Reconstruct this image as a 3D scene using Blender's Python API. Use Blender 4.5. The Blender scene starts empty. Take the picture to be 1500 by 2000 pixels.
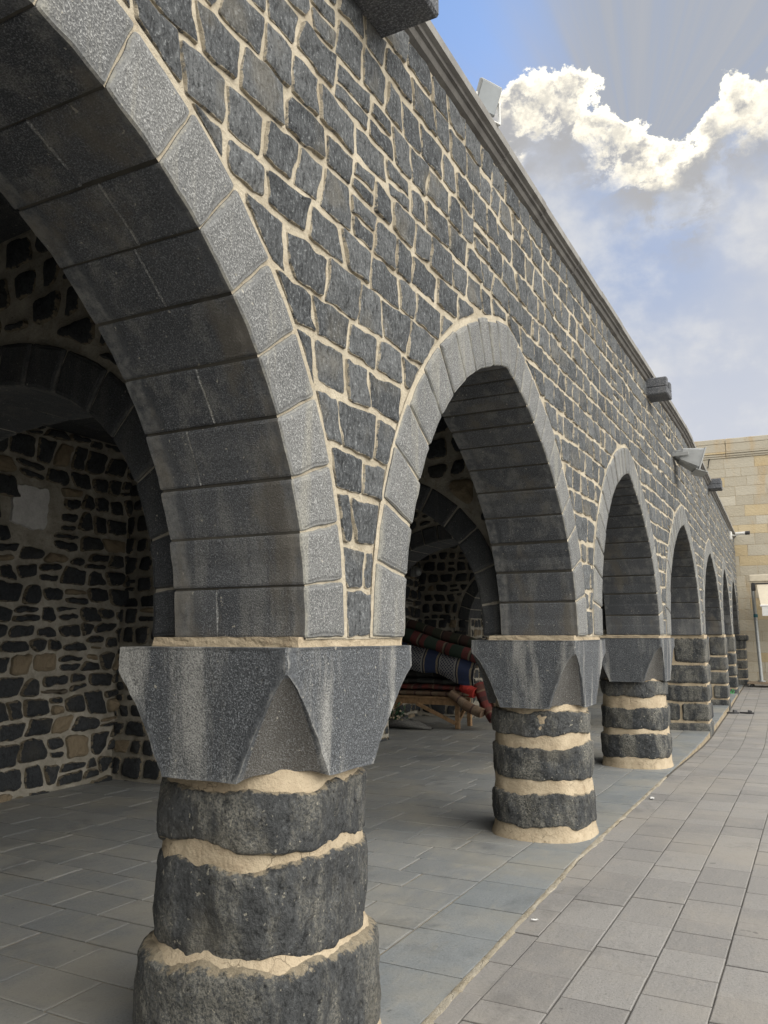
import bpy, math, random
from math import sin, cos, pi, radians, sqrt
from mathutils import Vector, noise as mn
sc = bpy.context.scene
# ------------------------------------------------------------------ camera
PITCH = radians(8.46); YAW = radians(27.72); CAMX = 1.574; EYE = 1.6
cd = bpy.data.cameras.new("camera"); cam = bpy.data.objects.new("camera", cd)
sc.collection.objects.link(cam); sc.camera = cam
cam.location = (CAMX, 0, EYE); cam.rotation_euler = (pi/2 + PITCH, 0, YAW)
cd.sensor_fit = 'HORIZONTAL'; cd.sensor_width = 36; cd.lens = 38.4; cd.clip_end = 3000; cd.clip_start = .05
# ------------------------------------------------------------------ node helper
class T:
    def __init__(s, tree): s.t = tree; s.n = tree.nodes; s.l = tree.links
    def add(s, typ, **kw):
        n = s.n.new(typ)
        for k, v in kw.items(): setattr(n, k, v)
        return n
    def put(s, sock, v):
        if isinstance(v, bpy.types.NodeSocket): s.l.new(v, sock)
        elif v is not None:
            try: sock.default_value = v
            except Exception: sock.default_value = (v[0], v[1], v[2], 1) if hasattr(v, '__len__') else (v, v, v)
    def m(s, op, a, b=None, c=None, clamp=False):
        n = s.add('ShaderNodeMath', operation=op, use_clamp=clamp); s.put(n.inputs[0], a)
        if b is not None: s.put(n.inputs[1], b)
        if c is not None: s.put(n.inputs[2], c)
        return n.outputs[0]
    def vm(s, op, a, b=None):
        n = s.add('ShaderNodeVectorMath', operation=op); s.put(n.inputs[0], a)
        if b is not None: s.put(n.inputs[1], b)
        return n.outputs[1] if op in ('DOT_PRODUCT', 'LENGTH') else n.outputs[0]
    def mix(s, f, a, b, bt='MIX'):
        n = s.add('ShaderNodeMix', data_type='RGBA', blend_type=bt)
        s.put(n.inputs[0], f); s.put(n.inputs[6], a if isinstance(a, bpy.types.NodeSocket) else (*a, 1)[:4]); s.put(n.inputs[7], b if isinstance(b, bpy.types.NodeSocket) else (*b, 1)[:4])
        return n.outputs[2]
    def ss(s, x, a, b, lo=0., hi=1.):
        n = s.add('ShaderNodeMapRange', interpolation_type='SMOOTHSTEP'); s.put(n.inputs[0], x)
        n.inputs[1].default_value = a; n.inputs[2].default_value = b; n.inputs[3].default_value = lo; n.inputs[4].default_value = hi
        return n.outputs[0]
    def noise(s, vec, scale, det=5., rough=.55, dist=0., col=False):
        n = s.add('ShaderNodeTexNoise'); s.put(n.inputs['Vector'], vec); n.inputs['Scale'].default_value = scale
        n.inputs['Detail'].default_value = det; n.inputs['Roughness'].default_value = rough; n.inputs['Distortion'].default_value = dist
        return n.outputs[1 if col else 0]
    def vor(s, vec, scale, feat='F1', rnd=1.):
        n = s.add('ShaderNodeTexVoronoi', feature=feat); s.put(n.inputs['Vector'], vec); n.inputs['Scale'].default_value = scale
        n.inputs['Randomness'].default_value = rnd
        return n.outputs[0]
    def mapv(s, vec, scale=(1, 1, 1), rot=(0, 0, 0)):
        n = s.add('ShaderNodeMapping'); s.put(n.inputs[0], vec); n.inputs['Rotation'].default_value = rot; n.inputs['Scale'].default_value = scale
        return n.outputs[0]
# ------------------------------------------------------------------ world: sky with cumulus
SUN_AZ = radians(-9.7); SUN_EL = radians(32)      # azimuth from +Y towards +X
w = bpy.data.worlds.new("World"); sc.world = w; w.use_nodes = True
t = T(w.node_tree); t.n.clear()
sky = t.add('ShaderNodeTexSky', sky_type='NISHITA'); sky.sun_disc = False
sky.sun_elevation = SUN_EL; sky.sun_rotation = SUN_AZ
d = t.add('ShaderNodeTexCoord').outputs['Generated']
sp = t.add('ShaderNodeSeparateXYZ'); t.put(sp.inputs[0], d); dx, dy, dz = sp.outputs
az = t.m('MULTIPLY', t.m('ARCTAN2', dx, dy), 180/pi)
el = t.m('MULTIPLY', t.m('ARCSINE', dz), 180/pi)
cb = t.add('ShaderNodeCombineXYZ'); t.put(cb.inputs[0], t.m('MULTIPLY', az, .1)); t.put(cb.inputs[1], t.m('MULTIPLY', el, .13)); sv = cb.outputs[0]
n1 = t.noise(sv, 1.9, 9, .62); n2 = t.noise(sv, 4.2, 8, .62); nb = t.noise(sv, .55, 5, .55); nc = t.noise(d, 2.2, 9, .6)
fc = t.add('ShaderNodeFloatCurve')
AZP = [(-60, 34), (-24, 31.0), (-21.5, 33.2), (-19.6, 35.4), (-18, 35.9), (-16.5, 36.3), (-14.5, 36.1), (-12.4, 35.2), (-10.6, 33.6), (-9.2, 32.2), (-7.6, 31.2), (-6.2, 31.0), (-5.1, 31.5), (-4.2, 33.0), (-2.6, 34.2), (0, 34.4), (3, 35.5), (8, 38), (20, 40), (60, 36)]
cm = fc.mapping; cv = cm.curves[0]
fx = lambda a: (a + 60)/120; fy = lambda e: e/60
cv.points[0].location = (0, fy(34)); cv.points[1].location = (1, fy(36))
for a, e in AZP[1:-1]: cv.points.new(fx(a), fy(e))
cm.update(); t.put(fc.inputs[1], t.m('DIVIDE', t.m('ADD', az, 60.), 120., clamp=True))
edge = t.m('MULTIPLY', fc.outputs[0], 60.)
warp = t.m('ADD', t.m('MULTIPLY', t.m('SUBTRACT', n1, .5), 6.5), t.m('MULTIPLY', t.m('SUBTRACT', n2, .5), 4.2))
q = t.m('ADD', t.m('SUBTRACT', edge, el), warp)               # >0 inside the cumulus, degrees below its rim
mask = t.ss(q, -.1, .3)
rim = t.m('MULTIPLY', t.ss(t.m('MULTIPLY', q, t.ss(az, -5., -2., 1., .45)), 3.4, .2), t.ss(t.noise(sv, 5.2, 8, .66), .36, .56, .25, 1.))
bil = t.ss(t.noise(sv, 2.6, 7, .6), .42, .62)
midlit = t.m('MULTIPLY', t.ss(q, 8., 2.), bil)
sunny = t.m('MULTIPLY', t.m('POWER', 2.718, t.m('MULTIPLY', -.006, t.m('ADD', t.m('POWER', t.m('ADD', az, 10.), 2.), t.m('POWER', t.m('SUBTRACT', el, 32.), 2.)))), 1.)
gau = lambda c0, w_: t.m('POWER', 2.718, t.m('MULTIPLY', -1., t.m('POWER', t.m('DIVIDE', t.m('SUBTRACT', az, c0), w_), 2.)))
lit = t.m('MULTIPLY', rim, t.m('SUBTRACT', 1., t.m('MULTIPLY', gau(-5.6, 1.3), .75)))
grey = t.mix(t.ss(nb, .38, .62), (.40, .46, .59), (.58, .585, .61))
grey = t.mix(t.ss(el, 27., 11.), grey, (.56, .585, .65))
grey = t.mix(t.m('MULTIPLY', t.m('MULTIPLY', t.m('POWER', 2.718, t.m('MULTIPLY', -1., t.m('POWER', t.m('DIVIDE', t.m('ADD', az, 8.5), 5.5), 2.))), t.m('POWER', 2.718, t.m('MULTIPLY', -1., t.m('POWER', t.m('DIVIDE', t.m('SUBTRACT', el, 24.5), 4.5), 2.)))), .75), grey, (.37, .45, .63))
grey = t.mix(t.m('MULTIPLY', t.ss(t.noise(sv, 1.1, 8, .62), .45, .66), .45), grey, (.78, .77, .74))
grey = t.mix(t.ss(q, 4.5, 1.), grey, (.42, .42, .42))
qd = t.m('MULTIPLY', q, t.m('ADD', 1., t.m('MULTIPLY', gau(-5.6, 2.6), 2.6)))
tex = t.ss(t.noise(sv, 2.3, 9, .64, .3), .43, .56); body = t.ss(q, 8.5, 3.)
grey = t.mix(t.m('MULTIPLY', body, t.m('SUBTRACT', 1., tex)), grey, (.42, .42, .43))
lit = t.m('MAXIMUM', lit, t.m('MULTIPLY', t.m('MULTIPLY', t.ss(qd, 8., 2.2), tex), .75), clamp=True)
cloudc = t.mix(t.ss(lit, .12, .8), grey, t.mix(t.ss(t.noise(sv, 7, 8, .7), .38, .62), (.74, .70, .61), (1.12, 1.04, .86)))
cloudc = t.mix(t.m('MULTIPLY', t.ss(q, 1.1, .1), sunny, clamp=True), cloudc, (1.6, 1.5, 1.22))
# veil and crepuscular rays above the rim
ang = t.m('ARCTAN2', t.m('SUBTRACT', az, -9.5), t.m('SUBTRACT', el, 29.))
cr = t.add('ShaderNodeCombineXYZ'); t.put(cr.inputs[0], t.m('MULTIPLY', ang, 3.)); t.put(cr.inputs[1], t.m('MULTIPLY', el, .02)); rays = t.noise(cr.outputs[0], 1.5, 4, .55)
blue = t.mix(.10, (.20, .37, .74), t.vm('MULTIPLY', sky.outputs[0], (.1, .1, .1)))
veil = t.mix(t.ss(rays, .3, .7), (.35, .39, .47), (.41, .425, .46))
vf = t.m('ADD', t.ss(az, -21., -11.), t.m('MULTIPLY', t.m('SUBTRACT', rays, .5), .7), clamp=True)
clear = t.mix(vf, blue, veil)
front = t.mix(mask, clear, cloudc)
# the unseen rest of the sky: broken cloud, brightened to light the facade
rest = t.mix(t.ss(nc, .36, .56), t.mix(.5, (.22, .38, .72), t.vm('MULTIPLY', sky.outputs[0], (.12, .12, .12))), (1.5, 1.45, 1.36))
sky_fill = t.m('MULTIPLY', t.ss(az, 45., 75.), t.m('MULTIPLY', t.ss(az, 165., 120.), t.m('MULTIPLY', t.ss(el, 5., 20.), t.ss(el, 75., 50.))))  # very bright patch added to the unseen sky as side fill for the arcade
rest = t.mix(t.m('MULTIPLY', sky_fill, t.ss(nc, .3, .6, .55, 1.)), rest, (6.4, 6.1, 5.6))
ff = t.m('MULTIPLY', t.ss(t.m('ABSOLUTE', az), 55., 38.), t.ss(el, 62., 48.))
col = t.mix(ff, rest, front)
# bands seen just above the horizon
col = t.mix(t.ss(el, 2., -3.), col, (.25, .24, .22))
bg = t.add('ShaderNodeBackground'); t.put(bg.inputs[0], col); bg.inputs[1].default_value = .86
t.l.new(bg.outputs[0], t.add('ShaderNodeOutputWorld').inputs[0])
# ------------------------------------------------------------------ sun (veiled by the cloud)
sl = bpy.data.lights.new("sun", 'SUN'); sl.energy = .7; sl.angle = radians(14); sl.color = (1, .94, .84)
so = bpy.data.objects.new("sun", sl); sc.collection.objects.link(so)
sd = Vector((sin(SUN_AZ)*cos(SUN_EL), cos(SUN_AZ)*cos(SUN_EL), sin(SUN_EL)))
so.rotation_euler = sd.to_track_quat('Z', 'Y').to_euler(); so.location = sd*50
sc.view_settings.view_transform = 'Standard'; sc.view_settings.look = 'None'
sc.view_settings.exposure = 0.38; sc.view_settings.gamma = 1
# ------------------------------------------------------------------ materials
def mat(name):
    m = bpy.data.materials.new(name); m.use_nodes = True; t = T(m.node_tree)
    b = t.n['Principled BSDF']; return m, t, b
def bump(t, b, h, dist, strength=1.):
    n = t.add('ShaderNodeBump'); t.put(n.inputs['Height'], h); n.inputs['Distance'].default_value = dist; n.inputs['Strength'].default_value = strength
    t.l.new(n.outputs[0], b.inputs['Normal'])
def attr(t):
    a = t.add('ShaderNodeVertexColor', layer_name='tone'); s = t.add('ShaderNodeSeparateColor'); t.l.new(a.outputs[0], s.inputs[0])
    return s.outputs
def rough_stone(name, c0, c1, smear, tan=None, smear_amt=1., bmp=.012, speck=.25, wash=None, smap=((1, 1.5, .8), (.6, .4, .3))):
    m, t, b = mat(name); r, g, bl = attr(t)
    pos = t.add('ShaderNodeNewGeometry').outputs['Position']
    off = t.add('ShaderNodeCombineXYZ'); p = t.vm('ADD', pos, off.outputs[0])
    t.put(off.inputs[0], t.m('MULTIPLY', bl, 9.)); t.put(off.inputs[1], t.m('MULTIPLY', r, 5.))
    big = t.noise(p, 7, 5, .6); fine = t.noise(p, 75, 4, .65)
    streak = t.noise(t.mapv(p, *smap), 27, 8, .72, .5)
    f = t.m('ADD', t.m('MULTIPLY', r, .62), t.m('MULTIPLY', big, .45), clamp=True)
    c = t.mix(f, c0, c1)
    c = t.mix(t.ss(streak, .5, .75, 0, speck*2), c, tuple(min(1, x*2.0) for x in c1))
    c = t.mix(t.ss(fine, .56, .70, 0, speck*2.2), c, tuple(min(1, x*2.4) for x in c1)); c = t.mix(t.ss(fine, .46, .34, 0, .6), c, tuple(x*.35 for x in c0))
    c = t.mix(t.ss(streak, .48, .34, 0, .8), c, tuple(x*.38 for x in c0))
    if wash:
        ws = t.noise(t.mapv(pos, (1, 1, .35)), 5.5, 6, .68); gr = t.noise(pos, 95, 4, .7)
        c = t.mix(t.m('MULTIPLY', t.ss(ws, .44, .58), t.ss(gr, .40, .58, .1, 1.)), c, wash)
        c = t.mix(t.ss(t.noise(pos, 44, 2, .5), .68, .73, 0, .8), c, (.36, .34, .28)); c = t.mix(t.ss(t.noise(pos, 31, 3, .6), .34, .29, 0, .8), c, (.008, .008, .009))
    c = t.mix(t.ss(t.noise(p, 3.2, 4, .5), .56, .72, 0, .35), c, (c1[0]*1.5, c1[1]*1.28, c1[2]*.95))
    if tan: c = t.mix(t.ss(bl, .86, .88), c, t.mix(streak, tan, tuple(x*.45 for x in tan)))
    e = t.m('ADD', g, t.m('MULTIPLY', t.m('SUBTRACT', t.noise(p, 26, 5, .7), .5), 1.5))
    c = t.mix(t.ss(e, .74, .98, 0, smear_amt), c, smear)
    t.put(b.inputs['Base Color'], c); b.inputs['Roughness'].default_value = .82; b.inputs['Specular IOR Level'].default_value = .35
    h = t.m('ADD', t.m('MULTIPLY', streak, 1.), t.m('ADD', t.m('MULTIPLY', big, .8), t.m('MULTIPLY', fine, .35)))
    bump(t, b, h, bmp); return m
def dressed_stone(name, c0, c1, wash, washamt=.5, pit=185., stain=None, sk=.5, scoop=False, ws=(1, 1, .10, 9)):
    m, t, b = mat(name); r, g, bl = attr(t)
    pos = t.add('ShaderNodeNewGeometry').outputs['Position']
    wob = t.vm('ADD', pos, t.vm('MULTIPLY', t.noise(pos, 20, 2, .5, col=True), (.02, .02, .02)))
    v = t.vor(wob, pit); v2 = t.noise(wob, pit*1.1, 3, .6); big = t.noise(pos, 4.5, 5, .6); med = t.noise(pos, 22, 5, .7)
    f = t.m('ADD', t.m('MULTIPLY', r, .55), t.m('MULTIPLY', big, .45), clamp=True)
    c = t.mix(f, c0, c1)
    inner = t.ss(g, .75, .25)
    pk = t.m('MULTIPLY', t.ss(v2, .50, .68), t.m('ADD', t.m('MULTIPLY', inner, .75), .25))
    c = t.mix(t.m('MULTIPLY', pk, sk), c, tuple(min(1, x*2.9) for x in c1))
    c = t.mix(t.m('MULTIPLY', t.ss(v2, .48, .34), sk), c, tuple(x*.3 for x in c0))
    vs = t.noise(t.mapv(pos, ws[:3]), ws[3], 6, .62)
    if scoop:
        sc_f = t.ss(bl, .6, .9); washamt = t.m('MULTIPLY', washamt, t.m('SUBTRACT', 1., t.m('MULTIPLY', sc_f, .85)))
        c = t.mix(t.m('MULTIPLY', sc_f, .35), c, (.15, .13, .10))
    c = t.mix(t.m('MULTIPLY', t.m('MULTIPLY', t.ss(vs, .48, .66), t.ss(v2, .36, .60, .35, 1.)), washamt), c, wash)
    c = t.mix(t.ss(t.noise(pos, 52, 3, .5), .69, .74, 0, .7), c, (.42, .4, .34))
    e = t.m('ADD', g, t.m('MULTIPLY', t.m('SUBTRACT', med, .5), 1.1))
    c = t.mix(t.ss(e, .8, 1.2, 0, .6), c, wash)
    if stain: c = t.mix(t.ss(t.noise(t.mapv(pos, (1, 1, .35)), 3.2, 6, .65), .52, .66, 0, .6), c, stain)
    t.put(b.inputs['Base Color'], c); b.inputs['Roughness'].default_value = .8; b.inputs['Specular IOR Level'].default_value = .3
    h = t.m('ADD', t.m('MULTIPLY', t.m('MULTIPLY', v2, inner), 1.2), t.m('MULTIPLY', med, .5))
    bump(t, b, h, .006); return m
def mortar(name, c0, c1, dirt, bmp=.006, cracks=True):
    m, t, b = mat(name); pos = t.add('ShaderNodeNewGeometry').outputs['Position']
    a = t.noise(pos, 6, 6, .6); f = t.noise(pos, 60, 5, .7)
    c = t.mix(t.ss(a, .3, .7), c0, c1); c = t.mix(t.ss(f, .5, .8, 0, .45), c, dirt); c = t.mix(t.ss(t.noise(pos, 17, 6, .7), .52, .72, 0, .55), c, dirt); c = t.mix(t.ss(t.noise(pos, 2.3, 5, .6), .55, .7, 0, .4), c, dirt)
    h = t.m('ADD', f, t.m('MULTIPLY', a, 1.2))
    if cracks:
        wob = t.vm('ADD', pos, t.vm('MULTIPLY', t.noise(pos, 12, 3, .6, col=True), (.12, .12, .12)))
        cr = t.m('MULTIPLY', t.ss(t.vor(wob, 6.5, 'DISTANCE_TO_EDGE'), .010, .002), t.ss(t.noise(pos, 3.1, 2, .5), .5, .62))
        c = t.mix(t.m('MULTIPLY', cr, .55), c, tuple(x*.3 for x in dirt)); h = t.m('SUBTRACT', h, t.m('MULTIPLY', cr, .6))
    t.put(b.inputs['Base Color'], c); b.inputs['Roughness'].default_value = .9; b.inputs['Specular IOR Level'].default_value = .2
    bump(t, b, h, bmp); return m
BEIGE = (.52, .43, .285)
M = {}
M['facade_stone'] = rough_stone('facade_basalt', (.042, .048, .055), (.175, .185, .19), (.46, .41, .32), bmp=.028, speck=.30, smap=((1, 2.3, .75), (.75, .1, .1)))
M['facade_mortar'] = mortar('facade_mortar', (.54, .485, .38), (.41, .365, .28), (.27, .21, .14), .012, cracks=False)
M['voussoir'] = dressed_stone('dressed_basalt', (.10, .105, .108), (.20, .203, .20), (.33, .32, .27), .55, 150, sk=.52)
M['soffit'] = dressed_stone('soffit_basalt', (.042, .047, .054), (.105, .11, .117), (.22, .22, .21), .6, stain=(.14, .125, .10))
M['capital'] = dressed_stone('capital_basalt', (.045, .05, .057), (.10, .107, .115), (.31, .31, .295), .95, 150, sk=.65, scoop=True, ws=(1, 1, .13, 6.5))
M['drum'] = rough_stone('drum_basalt', (.026, .030, .034), (.080, .084, .086), (.34, .29, .205), smear_amt=.9, bmp=.03, speck=.22, wash=(.20, .195, .17))
M['lime'] = mortar('lime_mortar', (.51, .43, .31), (.39, .32, .225), (.27, .205, .135), bmp=.010)
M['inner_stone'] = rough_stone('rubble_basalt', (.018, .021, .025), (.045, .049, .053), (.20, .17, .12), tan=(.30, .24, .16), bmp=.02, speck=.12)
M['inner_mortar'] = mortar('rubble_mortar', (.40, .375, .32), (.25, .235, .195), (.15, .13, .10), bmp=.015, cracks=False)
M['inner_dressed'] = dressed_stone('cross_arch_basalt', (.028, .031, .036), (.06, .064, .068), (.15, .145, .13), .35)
M['cornice'] = mortar('cornice_stone', (.27, .265, .25), (.20, .195, .185), (.14, .13, .12), .003, False)
M['moulding'] = mortar('moulding_stone', (.15, .145, .135), (.10, .095, .09), (.07, .065, .06), .003, False)
M['soffit_joint'] = mortar('soffit_joint', (.085, .08, .068), (.045, .043, .038), (.06, .055, .05), .004, False)
M['spout'] = dressed_stone('spout_basalt', (.06, .065, .075), (.12, .125, .135), (.2, .2, .19), .3, 100)
def tile_mat(name, c0, c1, dusty, rough, sc_=1., bmp=.003):
    m, t, b = mat(name); r, g, bl = attr(t); pos = t.add('ShaderNodeNewGeometry').outputs['Position']
    off = t.add('ShaderNodeCombineXYZ'); p = t.vm('ADD', pos, off.outputs[0]); t.put(off.inputs[2], t.m('MULTIPLY', bl, 9.))
    a = t.noise(p, 3.5*sc_, 6, .65, .4); f = t.noise(p, 90, 4, .7); s = t.noise(t.mapv(p, (1, .35, 1), (0, 0, .4)), 16, 6, .7)
    c = t.mix(t.m('ADD', t.m('MULTIPLY', r, .5), t.m('MULTIPLY', a, .5)), c0, c1)
    c = t.mix(t.ss(s, .5, .75, 0, .5), c, dusty); c = t.mix(t.ss(f, .48, .28, 0, .6), c, tuple(x*.45 for x in c0)); c = t.mix(t.ss(f, .55, .75, 0, .4), c, tuple(x*1.5 for x in c1))
    c = t.mix(t.ss(t.noise(pos, .9, 5, .6), .45, .65, 0, .6), c, dusty); c = t.mix(t.ss(t.noise(pos, 1.7, 8, .7, .5), .53, .70, 0, .5), c, tuple(x*.55 for x in c0))
    c = t.mix(t.ss(t.noise(pos, 11, 2, .5), .74, .78, 0, .6), c, tuple(x*.45 for x in c0))
    c = t.mix(t.ss(t.m('ADD', g, t.m('MULTIPLY', f, .6)), .8, 1.3, 0, .4), c, tuple(x*.6 for x in c0))
    t.put(b.inputs['Base Color'], c); t.put(b.inputs['Roughness'], t.ss(a, .3, .7, rough, rough+.2))
    bump(t, b, t.m('ADD', s, t.m('MULTIPLY', f, .5)), bmp); return m
M['slate'] = tile_mat('slate_paving', (.17, .185, .195), (.265, .27, .265), (.33, .31, .26), .42)
M['slate_edge'] = tile_mat('slate_edge_paving', (.165, .185, .198), (.23, .245, .25), (.29, .275, .235), .42)
M['paver'] = tile_mat('paver_concrete', (.165, .16, .155), (.27, .262, .25), (.27, .25, .22), .75, 1., .004)
M['joint'] = mortar('floor_joint', (.34, .29, .21), (.24, .20, .14), (.12, .10, .07), cracks=False)
M['dark_joint'] = mortar('paver_joint', (.075, .07, .062), (.12, .11, .095), (.04, .038, .034), cracks=False)
M['kerb'] = mortar('kerb_mortar', (.36, .33, .27), (.27, .24, .18), (.20, .165, .11), .012)
def plain(name, c, rough=.6, metal=0., var=.25, scale=12, bmp=0., spec=.5):
    m, t, b = mat(name); o = t.add('ShaderNodeTexCoord').outputs['Object']; n = t.noise(o, scale, 5, .65)
    cc = t.mix(t.ss(n, .3, .7), tuple(x*(1-var) for x in c), tuple(min(1, x*(1+var)) for x in c))
    t.put(b.inputs['Base Color'], cc); b.inputs['Roughness'].default_value = rough; b.inputs['Metallic'].default_value = metal; b.inputs['Specular IOR Level'].default_value = spec
    if bmp: bump(t, b, t.noise(o, scale*4, 5, .7), bmp)
    return m
def limestone():
    m, t, b = mat('limestone_ashlar'); pos = t.add('ShaderNodeNewGeometry').outputs['Position']; r, g, bl = attr(t)
    c = t.mix(t.m('ADD', t.m('MULTIPLY', r, .6), t.m('MULTIPLY', t.noise(pos, 1.6, 6, .65), .5), clamp=True), (.34, .305, .235), (.47, .435, .355))
    c = t.mix(t.ss(bl, .84, .9, 0, .5), c, (.50, .37, .17))
    c = t.mix(t.ss(t.noise(pos, 5, 7, .72), .55, .75, 0, .6), c, (.36, .31, .24))
    c = t.mix(t.ss(t.noise(t.mapv(pos, (1, 1, .3)), 1.4, 5, .6), .52, .7, 0, .5), c, (.42, .28, .12))
    c = t.mix(t.ss(t.noise(pos, 40, 4, .7), .62, .75, 0, .5), c, (.25, .21, .15))
    t.put(b.inputs['Base Color'], c); b.inputs['Roughness'].default_value = .9
    bump(t, b, t.noise(pos, 18, 7, .7), .02); return m
M['limestone'] = limestone(); M['lime_joint'] = mortar('ashlar_joint', (.42, .36, .26), (.3, .25, .17), (.16, .13, .09), cracks=False)
# ------------------------------------------------------------------ mesh building
class MB:
    def __init__(s): s.v = []; s.f = []; s.mi = []; s.c = []; s.uv = None
    def vert(s, p, col=(.5, 0, .5)): s.v.append(tuple(p)); s.c.append((*col, 1)); return len(s.v)-1
    def face(s, idx, mi=0): s.f.append(idx); s.mi.append(mi)
    def grid(s, fn, nu, nv, mi=0, closed_u=False, col=None):
        base = len(s.v)
        for j in range(nv+1):
            for i in range(nu if closed_u else nu+1):
                p = fn(i/nu, j/nv); c = col(i/nu, j/nv) if col else (.5, 0, .5); s.vert(p, c)
        W_ = nu if closed_u else nu+1
        for j in range(nv):
            for i in range(nu):
                a = base+j*W_+i; b = base+j*W_+(i+1) % W_; s.face((a, b, b+W_, a+W_), mi)
    def box(s, x0, x1, y0, y1, z0, z1, mi=0, col=(.5, 0, .5), f=None, bev=0.):
        f = f or (lambda *p: p)
        if bev <= 0:
            i = [s.vert(f(x, y, z), col) for z in (z0, z1) for y in (y0, y1) for x in (x0, x1)]
            for q in ((0, 2, 3, 1), (4, 5, 7, 6), (0, 1, 5, 4), (2, 6, 7, 3), (0, 4, 6, 2), (1, 3, 7, 5)): s.face([i[k] for k in q], mi)
            return
        cx, cy, cz = (x0+x1)/2, (y0+y1)/2, (z0+z1)/2; hx, hy, hz = abs(x1-x0)/2, abs(y1-y0)/2, abs(z1-z0)/2; b = min(bev, hx*.9, hy*.9, hz*.9)
        P = {}
        for sx in (-1, 1):
            for sy in (-1, 1):
                for sz in (-1, 1):
                    P[sx, sy, sz, 0] = s.vert(f(cx+sx*hx, cy+sy*(hy-b), cz+sz*(hz-b)), col)
                    P[sx, sy, sz, 1] = s.vert(f(cx+sx*(hx-b), cy+sy*hy, cz+sz*(hz-b)), col)
                    P[sx, sy, sz, 2] = s.vert(f(cx+sx*(hx-b), cy+sy*(hy-b), cz+sz*hz), col)
        o = [(-1, -1), (1, -1), (1, 1), (-1, 1)]
        for sg in (-1, 1):
            s.face([P[sg, a, c_, 0] for a, c_ in (o if sg > 0 else o[::-1])], mi)
            s.face([P[a, sg, c_, 1] for a, c_ in (o[::-1] if sg > 0 else o)], mi)
            s.face([P[a, c_, sg, 2] for a, c_ in (o if sg > 0 else o[::-1])], mi)
        for a in (-1, 1):
            for c_ in (-1, 1):
                s.face([P[a, c_, -1, 0], P[a, c_, 1, 0], P[a, c_, 1, 1], P[a, c_, -1, 1]], mi)
                s.face([P[a, -1, c_, 0], P[a, 1, c_, 0], P[a, 1, c_, 2], P[a, -1, c_, 2]], mi)
                s.face([P[-1, a, c_, 1], P[1, a, c_, 1], P[1, a, c_, 2], P[-1, a, c_, 2]], mi)
                for z_ in (-1, 1): s.face([P[a, c_, z_, 0], P[a, c_, z_, 1], P[a, c_, z_, 2]], mi)
    def tube(s, pts, r, n=10, mi=0, caps=True, col=(.5, 0, .5), jit=0.):
        pts = [Vector(p) for p in pts]; rings = []
        for k, p in enumerate(pts):
            tg = (pts[min(k+1, len(pts)-1)]-pts[max(k-1, 0)]).normalized()
            a = tg.cross(Vector((0, 0, 1)) if abs(tg.z) < .95 else Vector((1, 0, 0))).normalized(); b = tg.cross(a)
            rr = r[k] if hasattr(r, '__len__') else r; row = []
            for i in range(n):
                an = 2*pi*i/n; q_ = p+(a*cos(an)+b*sin(an))*rr*(1+jit*mn.noise(Vector((k*.7, cos(an)*1.5, sin(an)*1.5))))
                row.append(s.vert(q_, col))
            rings.append(row)
        for A, B in zip(rings, rings[1:]):
            for i in range(n): s.face((A[i], A[(i+1) % n], B[(i+1) % n], B[i]), mi)
        if caps: s.face(rings[0][::-1], mi); s.face(rings[-1], mi)
    def build(s, name, mats, parent=None, smooth=False, origin=None):
        me = bpy.data.meshes.new(name)
        vs = s.v if origin is None else [(a-origin[0], b-origin[1], c-origin[2]) for a, b, c in s.v]
        me.from_pydata(vs, [], s.f)
        for m in (mats if isinstance(mats, (list, tuple)) else [mats]): me.materials.append(m)
        me.polygons.foreach_set('material_index', s.mi)
        ca = me.color_attributes.new('tone', 'FLOAT_COLOR', 'POINT'); ca.data.foreach_set('color', [x for c in s.c for x in c])
        if smooth: me.polygons.foreach_set('use_smooth', [True]*len(s.f))
        me.update(); o = bpy.data.objects.new(name, me); sc.collection.objects.link(o)
        if origin is not None and parent is None: o.location = origin
        if parent: o.parent = parent
        return o
def thing(name, label, cat, loc=(0, 0, 0), group=None):
    o = bpy.data.objects.new(name, None); sc.collection.objects.link(o); o.location = loc; o['label'] = label; o['category'] = cat
    if group: o['group'] = group
    return o
def tag(o, label, cat, group=None):
    o['label'] = label; o['category'] = cat
    if group: o['group'] = group
    return o
# facade line: straight, then bending 2.1 degrees away
S_ = [-60 + i*.1 for i in range(1200)]; _px = [0.]; _py = [-60.]; _an = []
def _ang(s): return radians(2.1)*max(0, min(1, (s-11.3)/2))
for s in S_:
    a = _ang(s+.05); _an.append(_ang(s)); _px.append(_px[-1]-.1*sin(a)); _py.append(_py[-1]+.1*cos(a))
def W(s, o, z):
    k = max(0, min(1198, int((s+60)*10))); f = (s+60)*10-k
    x = _px[k]+(_px[k+1]-_px[k])*f; y = _py[k]+(_py[k+1]-_py[k])*f; a = _ang(s)
    return (x+o*cos(a), y+o*sin(a), z)
def nz(x, y, z=0.): return mn.noise(Vector((x, y, z)))
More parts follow.
